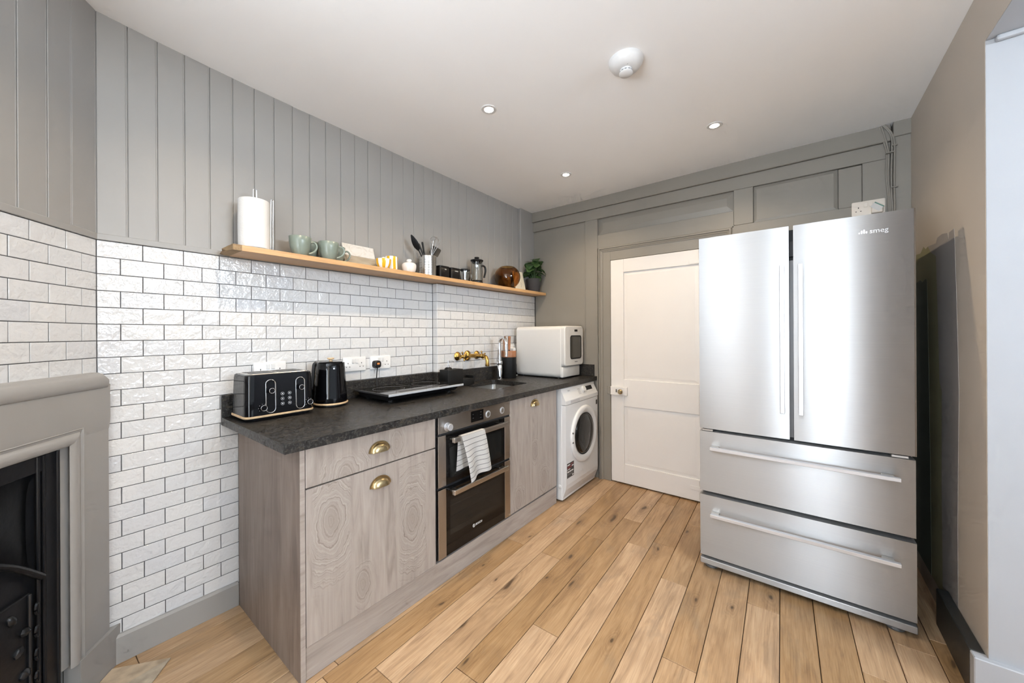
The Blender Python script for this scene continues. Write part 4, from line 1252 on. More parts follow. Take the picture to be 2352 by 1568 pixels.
# perforated utensil pot
up_ = Thing('utensil_pot', 'perforated stainless steel utensil pot', 'utensil pot', (.10, 1.587, SZ), local=True)
bm = bmesh.new()
NC, RAD = 60, .061
zs = [0, .014] + [.014 + .0185 * k for k in range(1, 7)] + [.146]
def pt(c, z):
    a = 2 * math.pi * c / NC
    return (RAD * math.cos(a), RAD * math.sin(a), z)
vg = {}
def vv(c, z):
    key = (round(c * 8) % (NC * 8), round(z, 5))
    if key not in vg:
        vg[key] = bm.verts.new(pt(c, z))
    return vg[key]
for c in range(NC):
    holes = (c % 12) in (2, 4, 6, 9)
    for k in range(len(zs) - 1):
        z0, z1 = zs[k], zs[k + 1]
        if holes and 1 <= k <= 6:
            zc, cc = (z0 + z1) / 2, c + .5
            ring_o = [(c + 1, zc), (c + 1, z1), (c + .5, z1), (c, z1), (c, zc), (c, z0), (c + .5, z0), (c + 1, z0)]
            ho = [bm.verts.new(pt(cc + .40 * math.cos(R(45 * q)), zc + .0028 * math.sin(R(45 * q)))) for q in range(8)]
            oo = [vv(*p) for p in ring_o]
            for q in range(8):
                bm.faces.new((oo[q], oo[(q + 1) % 8], ho[(q + 1) % 8], ho[q]))
        else:
            l_h = ((c - 1) % 12) in (2, 4, 6, 9) and 1 <= k <= 6
            r_h = ((c + 1) % 12) in (2, 4, 6, 9) and 1 <= k <= 6
            a_h = holes and 1 <= k + 1 <= 6
            b_h = holes and 1 <= k - 1 <= 6
            ring_ = [vv(c, z0)] + ([vv(c + .5, z0)] if b_h else []) + [vv(c + 1, z0)] + ([vv(c + 1, (z0 + z1) / 2)] if r_h else []) + [vv(c + 1, z1)] + ([vv(c + .5, z1)] if a_h else []) + [vv(c, z1)] + ([vv(c, (z0 + z1) / 2)] if l_h else [])
            bm.faces.new(ring_)
bmesh.ops.recalc_face_normals(bm, faces=bm.faces)
bmesh.ops.solidify(bm, geom=list(bm.faces), thickness=.0012)
up_.p('pot', bm, pm('perforated_steel', (.66, .65, .63), .2, 1.0), smooth=True, angle=30)
up_.p('pot_floor', lathe([(0, .001), (.0595, .001), (.0595, .003), (0, .003)], 40), 'satin')
up_.p('rolled_rim', tube([(.061 * math.cos(a), .061 * math.sin(a), .146) for a in [2 * math.pi * k / 40 for k in range(40)]], .0016, 8, True), 'satin', smooth=True)
PX, PY = .10, 1.587
def utensil(name, label, base, tip, parts):
    """build along +z from base to tip"""
    b0, t0 = Vector(base), Vector(tip)
    t = Thing(name, label, 'utensil', base, group='utensils in the steel pot', local=True)
    t.o.rotation_mode = 'QUATERNION'
    q0 = (t0 - b0).to_track_quat('Z', 'X')
    view = (CAM - t0).normalized()
    best = max(range(72), key=lambda k: (q0 @ Matrix.Rotation(R(5 * k), 3, 'Z').to_quaternion() @ Vector((0, -1, 0))).dot(view))
    t.o.rotation_quaternion = q0 @ Matrix.Rotation(R(5 * best), 3, 'Z').to_quaternion()
    for nm, bm_, mt_ in parts((t0 - b0).length):
        t.p(nm, bm_, mt_, smooth=True, angle=50)
    return t
def spoon_parts(L):
    hd = bmesh.new()
    g = []
    for i in range(15):
        u = i / 14
        z = L - .118 + .118 * u
        wd = .0045 + .0165 * math.sin(math.pi * min(1, u ** .8)) if u < .97 else .003
        g.append([hd.verts.new((wd * q, -.004 * (1 - q * q) * math.sin(math.pi * u), z)) for q in (-1, -.5, 0, .5, 1)])
    for i in range(14):
        for j in range(4):
            hd.faces.new((g[i][j], g[i][j + 1], g[i + 1][j + 1], g[i + 1][j]))
    bmesh.ops.solidify(hd, geom=list(hd.faces), thickness=.003)
    return [('handle', tube([(0, 0, 0), (0, 0, L * .35), (0, 0, L - .115)], [.0055, .005, .0045], 10), 'black_plastic'), ('head', hd, 'black_plastic')]
def stick_parts(L):
    return [('handle', tube([(0, 0, 0), (0, 0, L * .5), (0, 0, L - .006), (0, 0, L)], [.005, .0062, .0072, .004], 10), 'black_plastic'), ('hang_loop', tube([(.0045 * math.cos(a), 0, L - .012 + .007 * math.sin(a)) for a in [2 * math.pi * k / 12 for k in range(12)]], .0014, 6, True), 'rubber')]
def turner_parts(L):
    pl = rrect(.072, .075, .012, 5, 0, L - .038)
    hd = loft([[(x, -.0015, z) for x, z in pl], [(x, .0015, z) for x, z in pl]])
    return [('handle', tube(smooth_path([(0, 0, 0), (0, 0, L * .5), (0, -.010, L - .1), (0, 0, L - .07)], 5), .0045, 8), 'black_plastic'), ('blade', hd, 'black_plastic')]
def whisk_parts(L):
    out = [('handle', tube([(0, 0, 0), (0, 0, .1), (0, 0, L - .155)], [.007, .0075, .006], 12), 'satin')]
    half = [(.004, 0), (.011, .03), (.022, .068), (.032, .103), (.0355, .124), (.0325, .143), (.021, .156)]
    for k in range(5):
        a = math.pi * k / 5
        dz = -.006 * k
        prof_ = [(r_, z_) for r_, z_ in half] + [(0, .1605)] + [(-r_, z_) for r_, z_ in reversed(half)]
        P2 = [(r_ * math.cos(a), r_ * math.sin(a), L - .16 + z_ * (1 + dz / .16)) for r_, z_ in prof_]
        out.append(('wire', tube(smooth_path(P2, 4), .0013, 6), 'chrome'))
    return out
utensil('cooking_spoon', 'black nylon cooking spoon leaning left out of the steel pot', (PX + .005, PY + .03, SZ + .006), (PX + .005, 1.438, 2.022), spoon_parts)
utensil('kitchen_spatula', 'short black utensil handle next to the cooking spoon', (PX + .025, PY + .02, SZ + .006), (PX + .01, 1.497, 1.972), stick_parts)
utensil('kitchen_spatula', 'taller black utensil handle beside the whisk', (PX - .02, PY + .02, SZ + .006), (PX - .01, 1.545, 1.995), stick_parts)
utensil('turner', 'black nylon turner behind the whisk', (PX - .03, PY - .035, SZ + .006), (PX - .028, 1.700, 1.985), turner_parts)
utensil('balloon_whisk', 'steel wire balloon whisk in the utensil pot', (PX + .02, PY - .03, SZ + .006), (PX + .03, 1.640, 2.045), whisk_parts)

# black canisters
def canister(y, label, word):
    t = Thing('storage_canister', label, 'canister', (.092, y, SZ), group='black storage canisters on the shelf')
    def sq(s, z, r=.012):
        return [(.092 + a, y + b_, z) for a, b_ in rrect(s, s, r, 5)]
    t.p('tin', loft([sq(.092, SZ), sq(.096, SZ + .003), sq(.096, SZ + .077), sq(.094, SZ + .079)]), 'tin_black', smooth=True)
    t.p('lid', loft([sq(.096, SZ + .0795), sq(.0975, SZ + .082), sq(.0975, SZ + .092), sq(.09, SZ + .0945)]), 'tin_black', smooth=True)
    t.p('lettering', xf(text_bm(word, .010), at(.1405, y + .004, SZ + .068) @ TX), 'ink_white')
canister(1.716, 'black square canister touching the steel utensil pot', 'TEA')
canister(1.828, 'black square canister beside the glass cup', 'COFFEE')

# glass cup with black lid
gc = Thing('glass_cup', 'glass cup with handle and black lid beside the cafetiere', 'cup', (.122, 1.941, SZ), local=True)
gc.p('glass', lathe([(0, 0), (.034, 0), (.038, .004), (.039, .09), (.0372, .09), (.0362, .006), (0, .0045)], 36, False), 'glass', smooth=True, angle=60)
gc.p('handle', tube(smooth_path([(.004, .036, .075), (.006, .058, .074), (.006, .070, .055), (.006, .062, .03), (.004, .036, .016)], 6), .004, 8), 'glass', smooth=True)
gc.p('lid', lathe([(0, .088), (.036, .0885), (.041, .0905), (.042, .096), (.038, .1), (.02, .101), (0, .101)], 36), 'black_plastic', smooth=True)
gc.p('infuser', lathe([(0, .02), (.016, .02), (.018, .03), (.018, .088)], 24, False), 'chrome', smooth=True)

# cafetiere
cf = Thing('cafetiere', 'glass cafetiere with black lid and handle', 'cafetiere', (.10, 2.104, SZ), (0, 0, R(-8)), local=True)
cf.p('base', lathe([(0, 0), (.046, 0), (.049, .004), (.049, .022), (.047, .024), (0, .024)], 40), 'black_plastic', smooth=True)
cf.p('beaker', lathe([(0, .025), (.044, .025), (.046, .03), (.046, .182), (.0475, .186), (.0455, .186), (.0442, .182), (.0442, .03), (0, .0275)], 40, False), 'glass', smooth=True, angle=60)
lidp = cf.p('lid', lathe([(.040, .176), (.044, .184), (.052, .192), (.054, .199), (.052, .202), (.015, .206), (0, .206)], 40), 'black_plastic', smooth=True)
cf.p('plunger_rod', tube([(0, 0, .05), (0, 0, .21)], .003, 10), 'chrome')
cf.p('plunger_knob', lathe([(0, .205), (.008, .206), (.009, .213), (.019, .215), (.021, .220), (.018, .226), (0, .227)], 28), 'black_plastic', lidp, True)
cf.p('filter', lathe([(0, .135), (.018, .135), (.021, .14), (.021, .16), (0, .162)], 32), 'chrome', smooth=True)
cf.p('frame_strip', box(-.004, .004, .0465, .0485, .02, .185), 'chrome')
cf.p('handle', tube(smooth_path([(0, .046, .162), (0, .068, .163), (0, .088, .152), (0, .094, .125), (0, .088, .095), (0, .080, .072), (0, .081, .062)], 6), [.006] + [.0085] * 35 + [.007], 10), 'black_plastic', smooth=True)

# amber globe vase
va = Thing('globe_vase', 'round amber glass globe vase', 'vase', (.128, 2.478, SZ), local=True)
outp, inp = [], []
RV = .118
for k in range(25):
    a = R(-62 + (152 - 0) * k / 24)
    if a > R(64):
        continue
    outp.append((RV * math.cos(a), .104 + .111 * math.sin(a) * (1.02 if a < 0 else .96)))
for r_, z in reversed(outp):
    inp.append((max(r_ - .003, .004), z + (.002 if z < .1 else -.001)))
va.p('globe', lathe([(0, outp[0][1] - .0005)] + outp + inp + [(0, inp[-1][1])], 56, False), 'amber', smooth=True, angle=70)

# card leaning behind the vase
cd = Thing('greeting_card', 'cream card with tiny print leaning behind the amber vase', 'card', (.088, 2.742, SZ), (0, R(-14), R(-4)))
cd.p('sheet', box(-.002, .001, -.075, .075, .0005, .205), 'card')
for k, (y, z) in enumerate(((.02, .09), (.025, .08), (.015, .072), (.022, .062), (.018, .052), (.03, .07), (.012, .045))):
    cd.p('print', box(.001, .0013, y, y + .006, z, z + .004), 'ink_grey')

# potted plant
pl = Thing('potted_plant', 'leafy green houseplant in a charcoal pot at the end of the shelf', 'plant', (.112, 2.925, SZ), local=True)
pl.p('pot', lathe([(0, 0), (.056, 0), (.059, .003), (.071, .13), (.073, .136), (.069, .137), (.064, .12), (0, .119)], 40), 'slate_pot', smooth=True, angle=40)
pl.p('soil', lathe([(0, .1195), (.0645, .1195), (.0645, .124), (0, .126)], 28), 'soil')
def leaf_bm(s):
    bm = bmesh.new()
    n = 12
    g = []
    for i in range(n + 1):
        u = i / n
        w_ = .62 * math.sin(math.pi * u ** .72) ** .8 * (1 - .2 * u) + (.05 if 0 < u < 1 else 0)
        w_ *= 1 + .10 * math.sin(u * 22)
        g.append([bm.verts.new((s * u, s * w_ * q, s * (-.45 * u * u + .10 * abs(q) + .03 * math.sin(9 * u + 3 * q)))) for q in (-1, -.5, 0, .5, 1)])
    for i in range(n):
        for j in range(4):
            bm.faces.new((g[i][j], g[i + 1][j], g[i + 1][j + 1], g[i][j + 1]))
    bmesh.ops.remove_doubles(bm, verts=bm.verts, dist=1e-6)
    bmesh.ops.solidify(bm, geom=list(bm.faces), thickness=.0008)
    return bm
lm = [mesh_from(leaf_bm(s), 'leaf', M['leaf'], True, 60) for s in (.058, .070, .082)]
rnd = random.Random(5)
for k in range(46):
    a = k * 2.399 + rnd.uniform(-.2, .2)
    h = .155 + .17 * ((k * 7) % 46) / 46
    r_ = .018 + .072 * math.sqrt(max(0.02, 1 - ((h - .22) / .13) ** 2)) * rnd.uniform(.45, 1)
    tip = Vector((r_ * math.cos(a), r_ * math.sin(a), h))
    if tip.x < -.055:
        tip.x = -.055
    if tip.y > .06:
        tip.y = .06
    dirv = a if abs(tip.x + .055) > 1e-6 and abs(tip.y - .06) > 1e-6 else a + rnd.choice((-1.2, 1.2))
    start = tip - Vector((.03 * math.cos(dirv), .03 * math.sin(dirv), -.008))
    child('leaf', lm[k % 3], pl.o, start, (rnd.uniform(-.35, .35), rnd.uniform(-.15, .75), dirv))
    if k % 3 == 0:
        pl.p('stem', tube(smooth_path([(.012 * math.cos(a), .012 * math.sin(a), .12), (start.x * .5, start.y * .5, .12 + (h - .12) * .6), tuple(start)], 4), .0015, 6), 'stem', smooth=True)

# ================================================================== ON THE WORKTOP
# four-slice toaster
to = Thing('toaster', 'glossy black four-slice toaster with wooden base trim on the worktop end', 'toaster', (.155, .572, ZC))
def t_out(x0, x1, y0, y1, r, z, rib=0.0):
    pts = []
    r = r * .62
    q = rrect(x1 - x0, y1 - y0, r, 8, (x0 + x1) / 2, (y0 + y1) / 2)
    # densify the straight runs so that the end faces can be ribbed
    n = len(q)
    for i in range(n):
        a, b_ = q[i], q[(i + 1) % n]
        L = math.hypot(b_[0] - a[0], b_[1] - a[1])
        k = 40 if L > .04 else 1
        for j in range(k):
            u = j / k
            x, y = a[0] + (b_[0] - a[0]) * u, a[1] + (b_[1] - a[1]) * u
            if rib and k > 1 and abs(b_[0] - a[0]) > abs(b_[1] - a[1]):
                y += (rib * (.5 + .5 * math.cos(2 * math.pi * u * 13))) * (1 if y > (y0 + y1) / 2 else -1)
            pts.append((x, y, z))
    return pts
TB, TT = ZC + .026, 1.152
to.p('body', loft([t_out(.052, .256, .424, .720, .045, TB, .0008), t_out(.053, .255, .4245, .7195, .045, TB + .05, .0008), t_out(.058, .2505, .428, .7165, .045, TT - .02, .0004), t_out(.060, .249, .430, .7145, .045, TT - .004), t_out(.066, .243, .436, .7085, .04, TT)]), 'black_gloss', smooth=True, angle=50)
to.p('wood_trim', loft([t_out(.050, .258, .421, .723, .046, TB - .0095), t_out(.048, .260, .420, .724, .047, TB - .007), t_out(.048, .260, .420, .724, .047, TB - .001), t_out(.051, .257, .423, .721, .045, TB)]), 'pale_wood', smooth=True, angle=50)
to.p('under_tray', loft([t_out(.064, .244, .436, .708, .04, ZC + .004), t_out(.056, .252, .428, .716, .045, TB - .009)]), 'black_plastic')
tp = to.p('top_plate', loft([t_out(.072, .237, .442, .702, .035, TT), t_out(.074, .235, .444, .700, .034, TT + .0025)]), 'satin', smooth=True)
for y0 in (.458, .578):
    for x0 in (.092, .165):
        to.p('slot', box(x0, x0 + .045, y0, y0 + .108, TT + .0026, TT + .0034), 'gap', tp)
        to.p('slot_guard', tube([(x0 + .022, y0 + .002, TT + .003), (x0 + .022, y0 + .106, TT + .003)], .001, 6), 'chrome', tp)
# the front leans back a little
FSL = math.atan2(.006, .17)
def front_xf(y, z):
    xx = .2545 - (z - (TB + .05)) * .035
    return at(xx + .0015, y, z) @ Matrix.Rotation(-FSL, 4, 'Y') @ TX
def pill(wd, h, n=10):
    r_ = wd / 2
    out = []
    for k in range(n + 1):
        a = math.pi * k / n
        out.append((r_ * math.cos(a), h / 2 - r_ + r_ * math.sin(a), 0))
    for k in range(n + 1):
        a = math.pi + math.pi * k / n
        out.append((r_ * math.cos(a), -h / 2 + r_ + r_ * math.sin(a), 0))
    return out
for y, lz in ((.524, 1.074), (.654, 1.076)):
    zc = 1.048
    sl_ = to.p('lever_slot', xf(prism([(a, b_) for a, b_, _ in pill(.036, .146)], lambda u, v, w_: (u, v, w_), 0, .0006), front_xf(y, zc)), 'black_gloss')
    to.p('slot_ring', xf(tube(pill(.040, .154), .0024, 8, True), front_xf(y, zc)), 'ring', sl_, True)
    lv = to.p('lever', xf(lathe([(0, 0), (.0115, 0), (.0115, .018), (.010, .02), (0, .02)], 24), front_xf(y, lz)), 'black_gloss', sl_, True)
    to.p('lever_ring', xf(xf(tube([(.0115 * math.cos(a), .0115 * math.sin(a), .019) for a in [2 * math.pi * k / 24 for k in range(24)]], .0015, 8, True), Matrix.Identity(4)), front_xf(y, lz)), 'ring', lv, True)
for y in (.5735, .605):
    for z in (1.054, 1.0305, 1.0065):
        bt = to.p('button', xf(lathe([(0, 0), (.006, 0), (.006, .002), (0, .0022)], 18), front_xf(y, z)), 'black_plastic')
        to.p('button_ring', xf(tube([(.0072 * math.cos(a), .0072 * math.sin(a), .001) for a in [2 * math.pi * k / 20 for k in range(20)]], .0014, 6, True), front_xf(y, z)), 'ring', bt, True)
        to.p('button_symbol', xf(lathe([(0, 0), (.0025, 0), (.0025, .0005), (0, .0006)], 10), front_xf(y, z) @ at(0, 0, .0021)), 'ink_white', bt)
for y in (.492, .695):
    dl = to.p('dial', xf(lathe([(0, 0), (.0125, 0), (.0125, .012), (.011, .014), (0, .014)], 28), front_xf(y, .998)), 'black_gloss', smooth=True)
    to.p('dial_ring', xf(tube([(.0125 * math.cos(a), .0125 * math.sin(a), .0135) for a in [2 * math.pi * k / 24 for k in range(24)]], .0016, 8, True), front_xf(y, .998)), 'ring', dl, True)
    for k in range(5):
        a = R(60 + 40 * k)
        to.p('dial_mark', xf(lathe([(0, 0), (.001, 0), (.001, .0004), (0, .0004)], 8), front_xf(y + .018 * math.cos(a), .998 + .018 * math.sin(a))), 'ink_white', dl)
for x in (.09, .215):
    for y in (.465, .68):
        to.p('foot', xf(lathe([(0, 0), (.012, 0), (.012, .006), (0, .006)], 14), at(x, y, ZC)), 'rubber')

# kettle
ke = Thing('kettle', 'tall tapered black kettle with wooden lid knob and base ring', 'kettle', (.128, .868, ZC), local=True)
ke.p('power_base', lathe([(0, .001), (.072, .001), (.076, .004), (.076, .011), (0, .011)], 40), 'black_plastic')
ke.p('wood_ring', lathe([(0, .0115), (.086, .0115), (.0885, .014), (.0885, .019), (.086, .0215), (0, .0215)], 56), 'pale_wood', smooth=True)
ke.p('body', lathe([(0, .022), (.0835, .022), (.085, .027), (.0835, .05), (.0795, .12), (.0735, .2), (.0715, .238), (.0695, .241), (.062, .2415)], 56), 'black_gloss', smooth=True, angle=40)
lid_ = ke.p('lid', lathe([(0, .242), (.060, .242), (.0615, .2435), (.058, .246), (0, .247)], 40), 'black_gloss', smooth=True)
ke.p('lid_knob', lathe([(0, .246), (.009, .247), (.008, .256), (.0165, .259), (.018, .263), (.0165, .267), (0, .268)], 28), 'pale_wood', lid_, True)
ke.p('spout', loft([[(-.058, -.02 + .0, .235), (-.082, 0, .236), (-.058, .02, .235)], [(-.062, -.012, .19), (-.076, 0, .185), (-.062, .012, .19)]]), 'black_gloss')
hx_, hy_ = -.62, -.785
ke.p('handle', tube(smooth_path([(r_ * hx_, r_ * hy_, z_) for r_, z_ in ((.060, .236), (.076, .237), (.084, .228), (.0875, .20), (.091, .16), (.0945, .125), (.097, .100), (.0965, .094))], 5), [.007] * 5 + [.0105] * 25 + [.009] * 5 + [.006], 12), pm('charcoal_handle', (.03, .03, .032), .4), smooth=True)

# portable induction hob
ho = Thing('induction_hob', 'portable double induction hob with black glass and silver front edge', 'hob', (.235, 1.35, ZC))
HX0, HX1, HY0, HY1 = .040, .402, 1.056, 1.640
ho.p('casing', loft([[(HX0 + .02, HY0 + .03, ZC + .014), (HX1 - .055, HY0 + .03, ZC + .014), (HX1 - .055, HY1 - .03, ZC + .014), (HX0 + .02, HY1 - .03, ZC + .014)],
                     [(HX0 + .01, HY0 + .016, ZC + .045), (HX1 - .02, HY0 + .016, ZC + .045), (HX1 - .02, HY1 - .016, ZC + .045), (HX0 + .01, HY1 - .016, ZC + .045)]]), 'black_plastic')
hg = ho.p('glass_plate', box(HX0, HX1 - .003, HY0 + .003, HY1 - .003, ZC + .046, ZC + .058, .002, 2), 'hob_glass')
M['hob_trim'] = pm('silver_hob_edge', (.55, .57, .60), .35, .3)
ho.p('edge_trim', box(HX1 - .004, HX1 + .002, HY0, HY1, ZC + .045, ZC + .0585, .0015, 2), 'hob_trim')
ho.p('edge_trim', box(HX0, HX1, HY0 - .002, HY0 + .004, ZC + .047, ZC + .058, .0015, 1), 'ink_dark')
for cy_ in (1.20, 1.49):
    ho.p('zone_mark', xf(tube([(.095 * math.cos(a), .095 * math.sin(a), 0) for a in [2 * math.pi * k / 40 for k in range(40)]], .0006, 6, True), at(.19, cy_, ZC + .058)), 'ink_grey', hg)
ho.p('zone_divider', box(.05, .31, 1.3475, 1.3485, ZC + .0578, ZC + .0583), 'ink_grey', hg)
ho.p('control_strip', box(.325, .372, 1.16, 1.54, ZC + .0578, ZC + .0582), 'ink_dark', hg)
for x in (.09, .32):
    for y in (1.12, 1.58):
        ho.p('foot', xf(lathe([(0, 0), (.012, 0), (.015, .014), (0, .014)], 14), at(x, y, ZC)), 'rubber')

# ---- sockets
def socket(name, label, x, yc, zc, normal='x', mat='white_plastic', grp='double wall sockets', proud=.009, marks=True):
    t = Thing(name, label, 'wall socket', (x, yc, zc) if normal == 'x' else (yc, x, zc), group=grp, local=True)
    t.o.rotation_euler = (0, 0, 0) if normal == 'x' else (0, 0, R(-90))
    def P(b_):
        return b_
    def yz(xx, wd, h, r_):
        return [(xx, a, b_) for a, b_ in rrect(wd, h, r_, 4)]
    t.p('plate', loft([yz(0, .152, .089, .006), yz(proud - .002, .152, .089, .006), yz(proud, .147, .084, .005)]), mat, smooth=True)
    for s in (-1, 1):
        sw = t.p('rocker', xf(box(proud, proud + .003, s * .012 - .0085, s * .012 + .0085, .006, .033, .001, 1), Matrix.Identity(4)), mat)
        y0 = s * .045
        for (dy, dz, w_, h) in ((0, .006, .004, .008), (-.011, -.016, .0065, .004), (.011, -.016, .0065, .004)):
            t.p('pin_hole', box(proud - .001, proud + .0003, y0 + dy - w_ / 2, y0 + dy + w_ / 2, dz - h / 2, dz + h / 2), 'socket_dark')
    return t
socket('wall_socket', 'white double socket half hidden behind the toaster', .0005, .608, 1.149)
socket('wall_socket', 'white double socket right beside the black kettle', .0005, 1.078, 1.149)
socket('wall_socket', 'white double socket with a black plug in its left outlet', .0005, 1.260, 1.149)
socket('wall_socket', 'white double socket mostly hidden behind the dishwasher', XS + .0005, 2.655, 1.19)
bs = socket('wall_socket', 'aged white double socket peeking over the top of the fridge', YB - .0005, 2.565, 2.108, 'y', 'cream_plastic')
bs.p('fused_plug', box(.0092, .04, .012, .062, -.045, .004, .006, 2), 'cream_plastic')
stc = xf(box(-.026, .026, -.019, .019, -.0004, .0004), at(.0405, .0, .0))
bs.p('paper_sticker', xf(box(0, .0008, -.026, .026, -.018, .018), at(.0405, .036, -.008) @ Matrix.Rotation(R(-40), 4, 'X')), 'paper')
bs.p('sticker_band', xf(box(.0008, .0012, -.026, .026, .011, .017), at(.0405, .036, -.008) @ Matrix.Rotation(R(-40), 4, 'X')), pm('green_print', (.12, .25, .2), .5))

bp_ = Thing('black_plug', 'black mains plug with cable in the wall socket behind the hob', 'plug', (.0105, 1.219, 1.14), local=True)
def yzr(xx, wd, h, r_):
    return [(xx, a, b_) for a, b_ in rrect(wd, h, r_, 5)]
bp_.p('body', loft([yzr(0, .046, .046, .014), yzr(.014, .05, .05, .016), yzr(.032, .046, .046, .016), yzr(.036, .036, .036, .012)]), 'black_plastic', smooth=True)
bp_.p('fuse_label', box(.036, .0366, -.009, .009, -.002, .010), pm('orange_print', (.6, .22, .05), .5))
bp_.p('cable', tube(smooth_path([(.02, .002, -.022), (.022, -.002, -.05), (.024, -.006, -.085), (.027, -.007, -.12), (.03, -.004, -.1565), (.034, .02, -.186), (.04, .05, -.196)], 6), .0035, 8), 'rubber', smooth=True)

wp = Thing('white_plug', 'white plug and cable in the socket beside the dishwasher', 'plug', (XS + .0105, 2.618, 1.185), local=True)
wp.p('body', loft([yzr(0, .046, .046, .014), yzr(.018, .048, .048, .016), yzr(.034, .04, .04, .014)]), 'white_plastic', smooth=True)
wp.p('cable', tube(smooth_path([(.02, 0, -.02), (.022, -.004, -.06), (.026, .01, -.10), (.04, .012, -.13), (.05, -.012, -.165), (.052, -.03, -.2), (.05, -.03, -.235), (.045, .03, -.242)], 6), .004, 8), 'cable_white', smooth=True)

# ---- brass wall tap
br = Thing('wall_tap', 'brass wall mixer tap with two cross handles over the sink', 'tap', (XS, 2.03, 1.157))
def rose(y, r_=.036):
    return xf(lathe([(0, 0), (r_, 0), (r_ * 1.03, .003), (r_, .007), (r_ * .86, .010), (r_ * .80, .014), (r_ * .62, .018), (r_ * .45, .026), (.013, .034), (.0125, .04)], 36), at(XS + .0005, y, 1.157) @ AX)
br.p('rose', rose(2.03, .041), 'brass', smooth=True, angle=50)
for y in (1.918, 2.142):
    br.p('rose', rose(y, .035), 'brass', smooth=True, angle=50)
    hd_ = br.p('valve_stem', xf(lathe([(.0105, .034), (.010, .05), (.014, .054), (.0145, .066), (.010, .07), (.008, .078)], 24), at(XS, y, 1.157) @ AX), 'brass', smooth=True)
    for k in range(4):
        a = R(20 + 90 * k)
        dvec = Vector((0, math.cos(a), math.sin(a)))
        c0 = Vector((XS + .068, y, 1.157))
        br.p('cross_arm', tube([c0, c0 + dvec * .02, c0 + dvec * .026, c0 + dvec * .032, c0 + dvec * .037, c0 + dvec * .04], [.0045, .0042, .006, .0078, .006, .002], 12), 'brass', hd_, True)
    br.p('handle_boss', xf(lathe([(0, .074), (.0115, .074), (.012, .08), (.006, .085), (0, .086)], 20), at(XS, y, 1.157) @ AX), 'brass', hd_, True)
sp = br.p('spout', tube(smooth_path([(XS + .03, 2.03, 1.157), (XS + .07, 2.03, 1.158), (XS + .13, 2.03, 1.158), (XS + .18, 2.03, 1.158), (XS + .205, 2.03, 1.152), (XS + .218, 2.03, 1.135), (XS + .222, 2.03, 1.112), (XS + .222, 2.03, 1.092)], 6), [.017] * 8 + [.0175] * 4 + [.0145] * 31, 18), 'brass', smooth=True)
br.p('spout_collar', xf(lathe([(.016, 0), (.019, .002), (.019, .008), (.016, .010)], 24, False), at(XS + .165, 2.03, 1.158) @ AX), 'brass', sp, True)
br.p('aerator', xf(lathe([(0, 0), (.0155, 0), (.0165, .003), (.0165, .02), (.0145, .022)], 24), at(XS + .222, 2.03, 1.079)), 'brass', sp, True)

# ---- chrome boiling-water tap
ct = Thing('swan_neck_tap', 'tall chrome swan-neck tap standing behind the sink', 'tap', (.165, 2.318, ZC), local=True)
ct.p('base_ring', lathe([(0, .0), (.026, .0), (.027, .003), (.023, .006), (0, .006)], 32), 'chrome', smooth=True)
ct.p('column', lathe([(.0205, .006), (.0205, .125), (.0195, .128), (0, .128)], 32), 'chrome', smooth=True)
ct.p('collar', lathe([(.0225, .128), (.0235, .130), (.0235, .160), (.0225, .162), (0, .162)], 32), 'chrome', smooth=True)
dirx, diry = math.cos(R(-22)), math.sin(R(-22))
pts = [(0, 0, .16), (0, 0, .22), (0, 0, .29)]
for k in range(1, 12):
    a = math.pi * k / 11
    d_ = .058 * (1 - math.cos(a))
    pts.append((d_ * dirx, d_ * diry, .315 + .052 * math.sin(a)))
pts += [(.116 * dirx, .116 * diry, .29), (.116 * dirx, .116 * diry, .205)]
ct.p('swan_neck', tube(smooth_path(pts, 3), .0135, 18), 'chrome', smooth=True)
ct.p('lever', tube([(-.012, -.018, .138), (-.03, -.055, .139), (-.04, -.085, .14)], [.0045, .004, .0038], 10), 'chrome', smooth=True)

# ---- knife block and the knives in it
kb = Thing('knife_block', 'black cylinder knife block with a reddish wood collar', 'knife block', (.152, 2.462, ZC), local=True)
kb.p('body', lathe([(0, 0), (.064, 0), (.066, .003), (.0665, .188), (0, .188)], 48), 'black_matt', smooth=True, angle=40)
kb.p('wood_collar', lathe([(0, .1885), (.067, .1885), (.0675, .191), (.0675, .240), (.065, .243), (0, .243)], 48), 'copper_wood', smooth=True, angle=40)
def knife(loc, label, ang):
    t = Thing('kitchen_knife', label, 'knife', loc, (R(ang), 0, R(20)), group='wood-handled knives in the block')
    sec_ = lambda wd, dp, z, off=0: [(a, b_ + off, z) for a, b_ in rrect(dp, wd, min(dp, wd) * .35, 3)]
    t.p('handle', loft([sec_(.022, .016, .004), sec_(.024, .018, .02), sec_(.026, .02, .06, .001), sec_(.03, .021, .112, .003), sec_(.032, .021, .122, .004), sec_(.026, .016, .127, .004)]), 'handle_wood', smooth=True)
    t.p('bolster', loft([sec_(.024, .008, -.004), sec_(.023, .012, .0035)]), 'black_plastic')
knife((.150, 2.470, ZC + .2475), 'wood-handled knife standing upright in the block behind the chrome tap', -4)
knife((.128, 2.435, ZC + .2475), 'wood-handled knife mostly hidden by the chrome tap neck', 3)

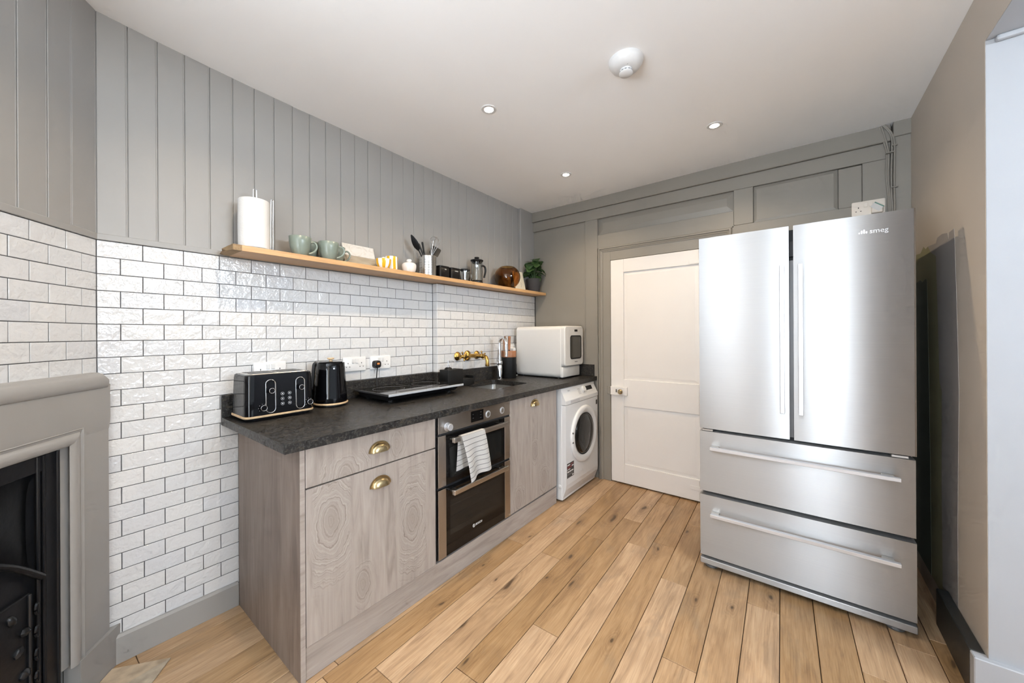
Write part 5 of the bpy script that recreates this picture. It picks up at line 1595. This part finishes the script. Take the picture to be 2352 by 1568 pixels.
# ---- soap caddy
so = Thing('soap_caddy', 'black sink caddy with soap pump and sponge tray beside the hob', 'soap dispenser', (.145, 1.80, ZC))
so.p('reservoir', box(.098, .192, 1.692, 1.846, ZC + .0005, 1.070, .004, 2), 'black_matt', smooth=True)
so.p('tray', box(.098, .192, 1.846, 1.972, ZC + .0005, ZC + .05, .004, 2), 'black_matt', smooth=True)
so.p('tray_lip', box(.098, .192, 1.962, 1.972, ZC + .045, ZC + .072, .003, 1), 'black_matt')
so.p('pump_collar', xf(lathe([(.03, 0), (.029, .006), (.022, .014), (.012, .018), (0, .018)], 28), at(.145, 1.738, 1.070)), 'black_matt', smooth=True)
pu = so.p('pump', xf(lathe([(.0085, .016), (.0085, .03), (.006, .033), (.0042, .034), (.0042, .056), (.0075, .058), (.0075, .066), (0, .067)], 20), at(.145, 1.738, 1.070)), 'chrome', smooth=True)
so.p('nozzle', tube([(.145, 1.738, 1.132), (.160, 1.765, 1.132), (.166, 1.776, 1.128)], [.0035, .003, .0025], 8), 'chrome', pu, True)

# ---- painted cables in the corner above the fridge
cb = Thing('painted_cables', 'bundle of grey painted cables running down the corner above the fridge', 'cable', (2.65, YB, 2.1))
YC = YB - .012
paths = [[(2.617, YC - .006, 2.585), (2.626, YC, 2.53), (2.640, YC, 2.47), (2.648, YC, 2.41), (2.645, YC, 2.30), (2.650, YC, 2.20), (2.655, YC, 2.08), (2.655, YC, 1.9)],
         [(2.622, YC - .014, 2.587), (2.636, YC - .008, 2.53), (2.649, YC - .006, 2.46), (2.655, YC - .006, 2.40), (2.653, YC - .004, 2.28), (2.659, YC - .004, 2.16), (2.661, YC - .004, 2.08), (2.661, YC, 1.9)],
         [(2.630, YC - .016, 2.587), (2.656, YC - .014, 2.54), (2.668, YC - .012, 2.49), (2.668, YC - .010, 2.41), (2.666, YC - .008, 2.28), (2.667, YC - .008, 2.16), (2.669, YC - .008, 2.08), (2.669, YC, 1.9)],
         [(2.636, YC - .018, 2.587), (2.664, YC - .022, 2.53), (2.676, YC - .026, 2.47), (2.677, YC - .026, 2.38), (2.675, YC - .026, 2.25), (2.676, YC - .026, 2.08), (2.676, YC - .026, 1.9)]]
for k, pth in enumerate(paths):
    cb.p('cable', tube(smooth_path(pth, 6), .0048, 8), 'paint_back_dim', smooth=True)
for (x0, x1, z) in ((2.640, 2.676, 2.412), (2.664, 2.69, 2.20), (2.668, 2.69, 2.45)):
    cb.p('clip', box(x0, x1, YC - .034, YC - .004, z - .003, z + .003, .001, 1), 'paint_back_dim')
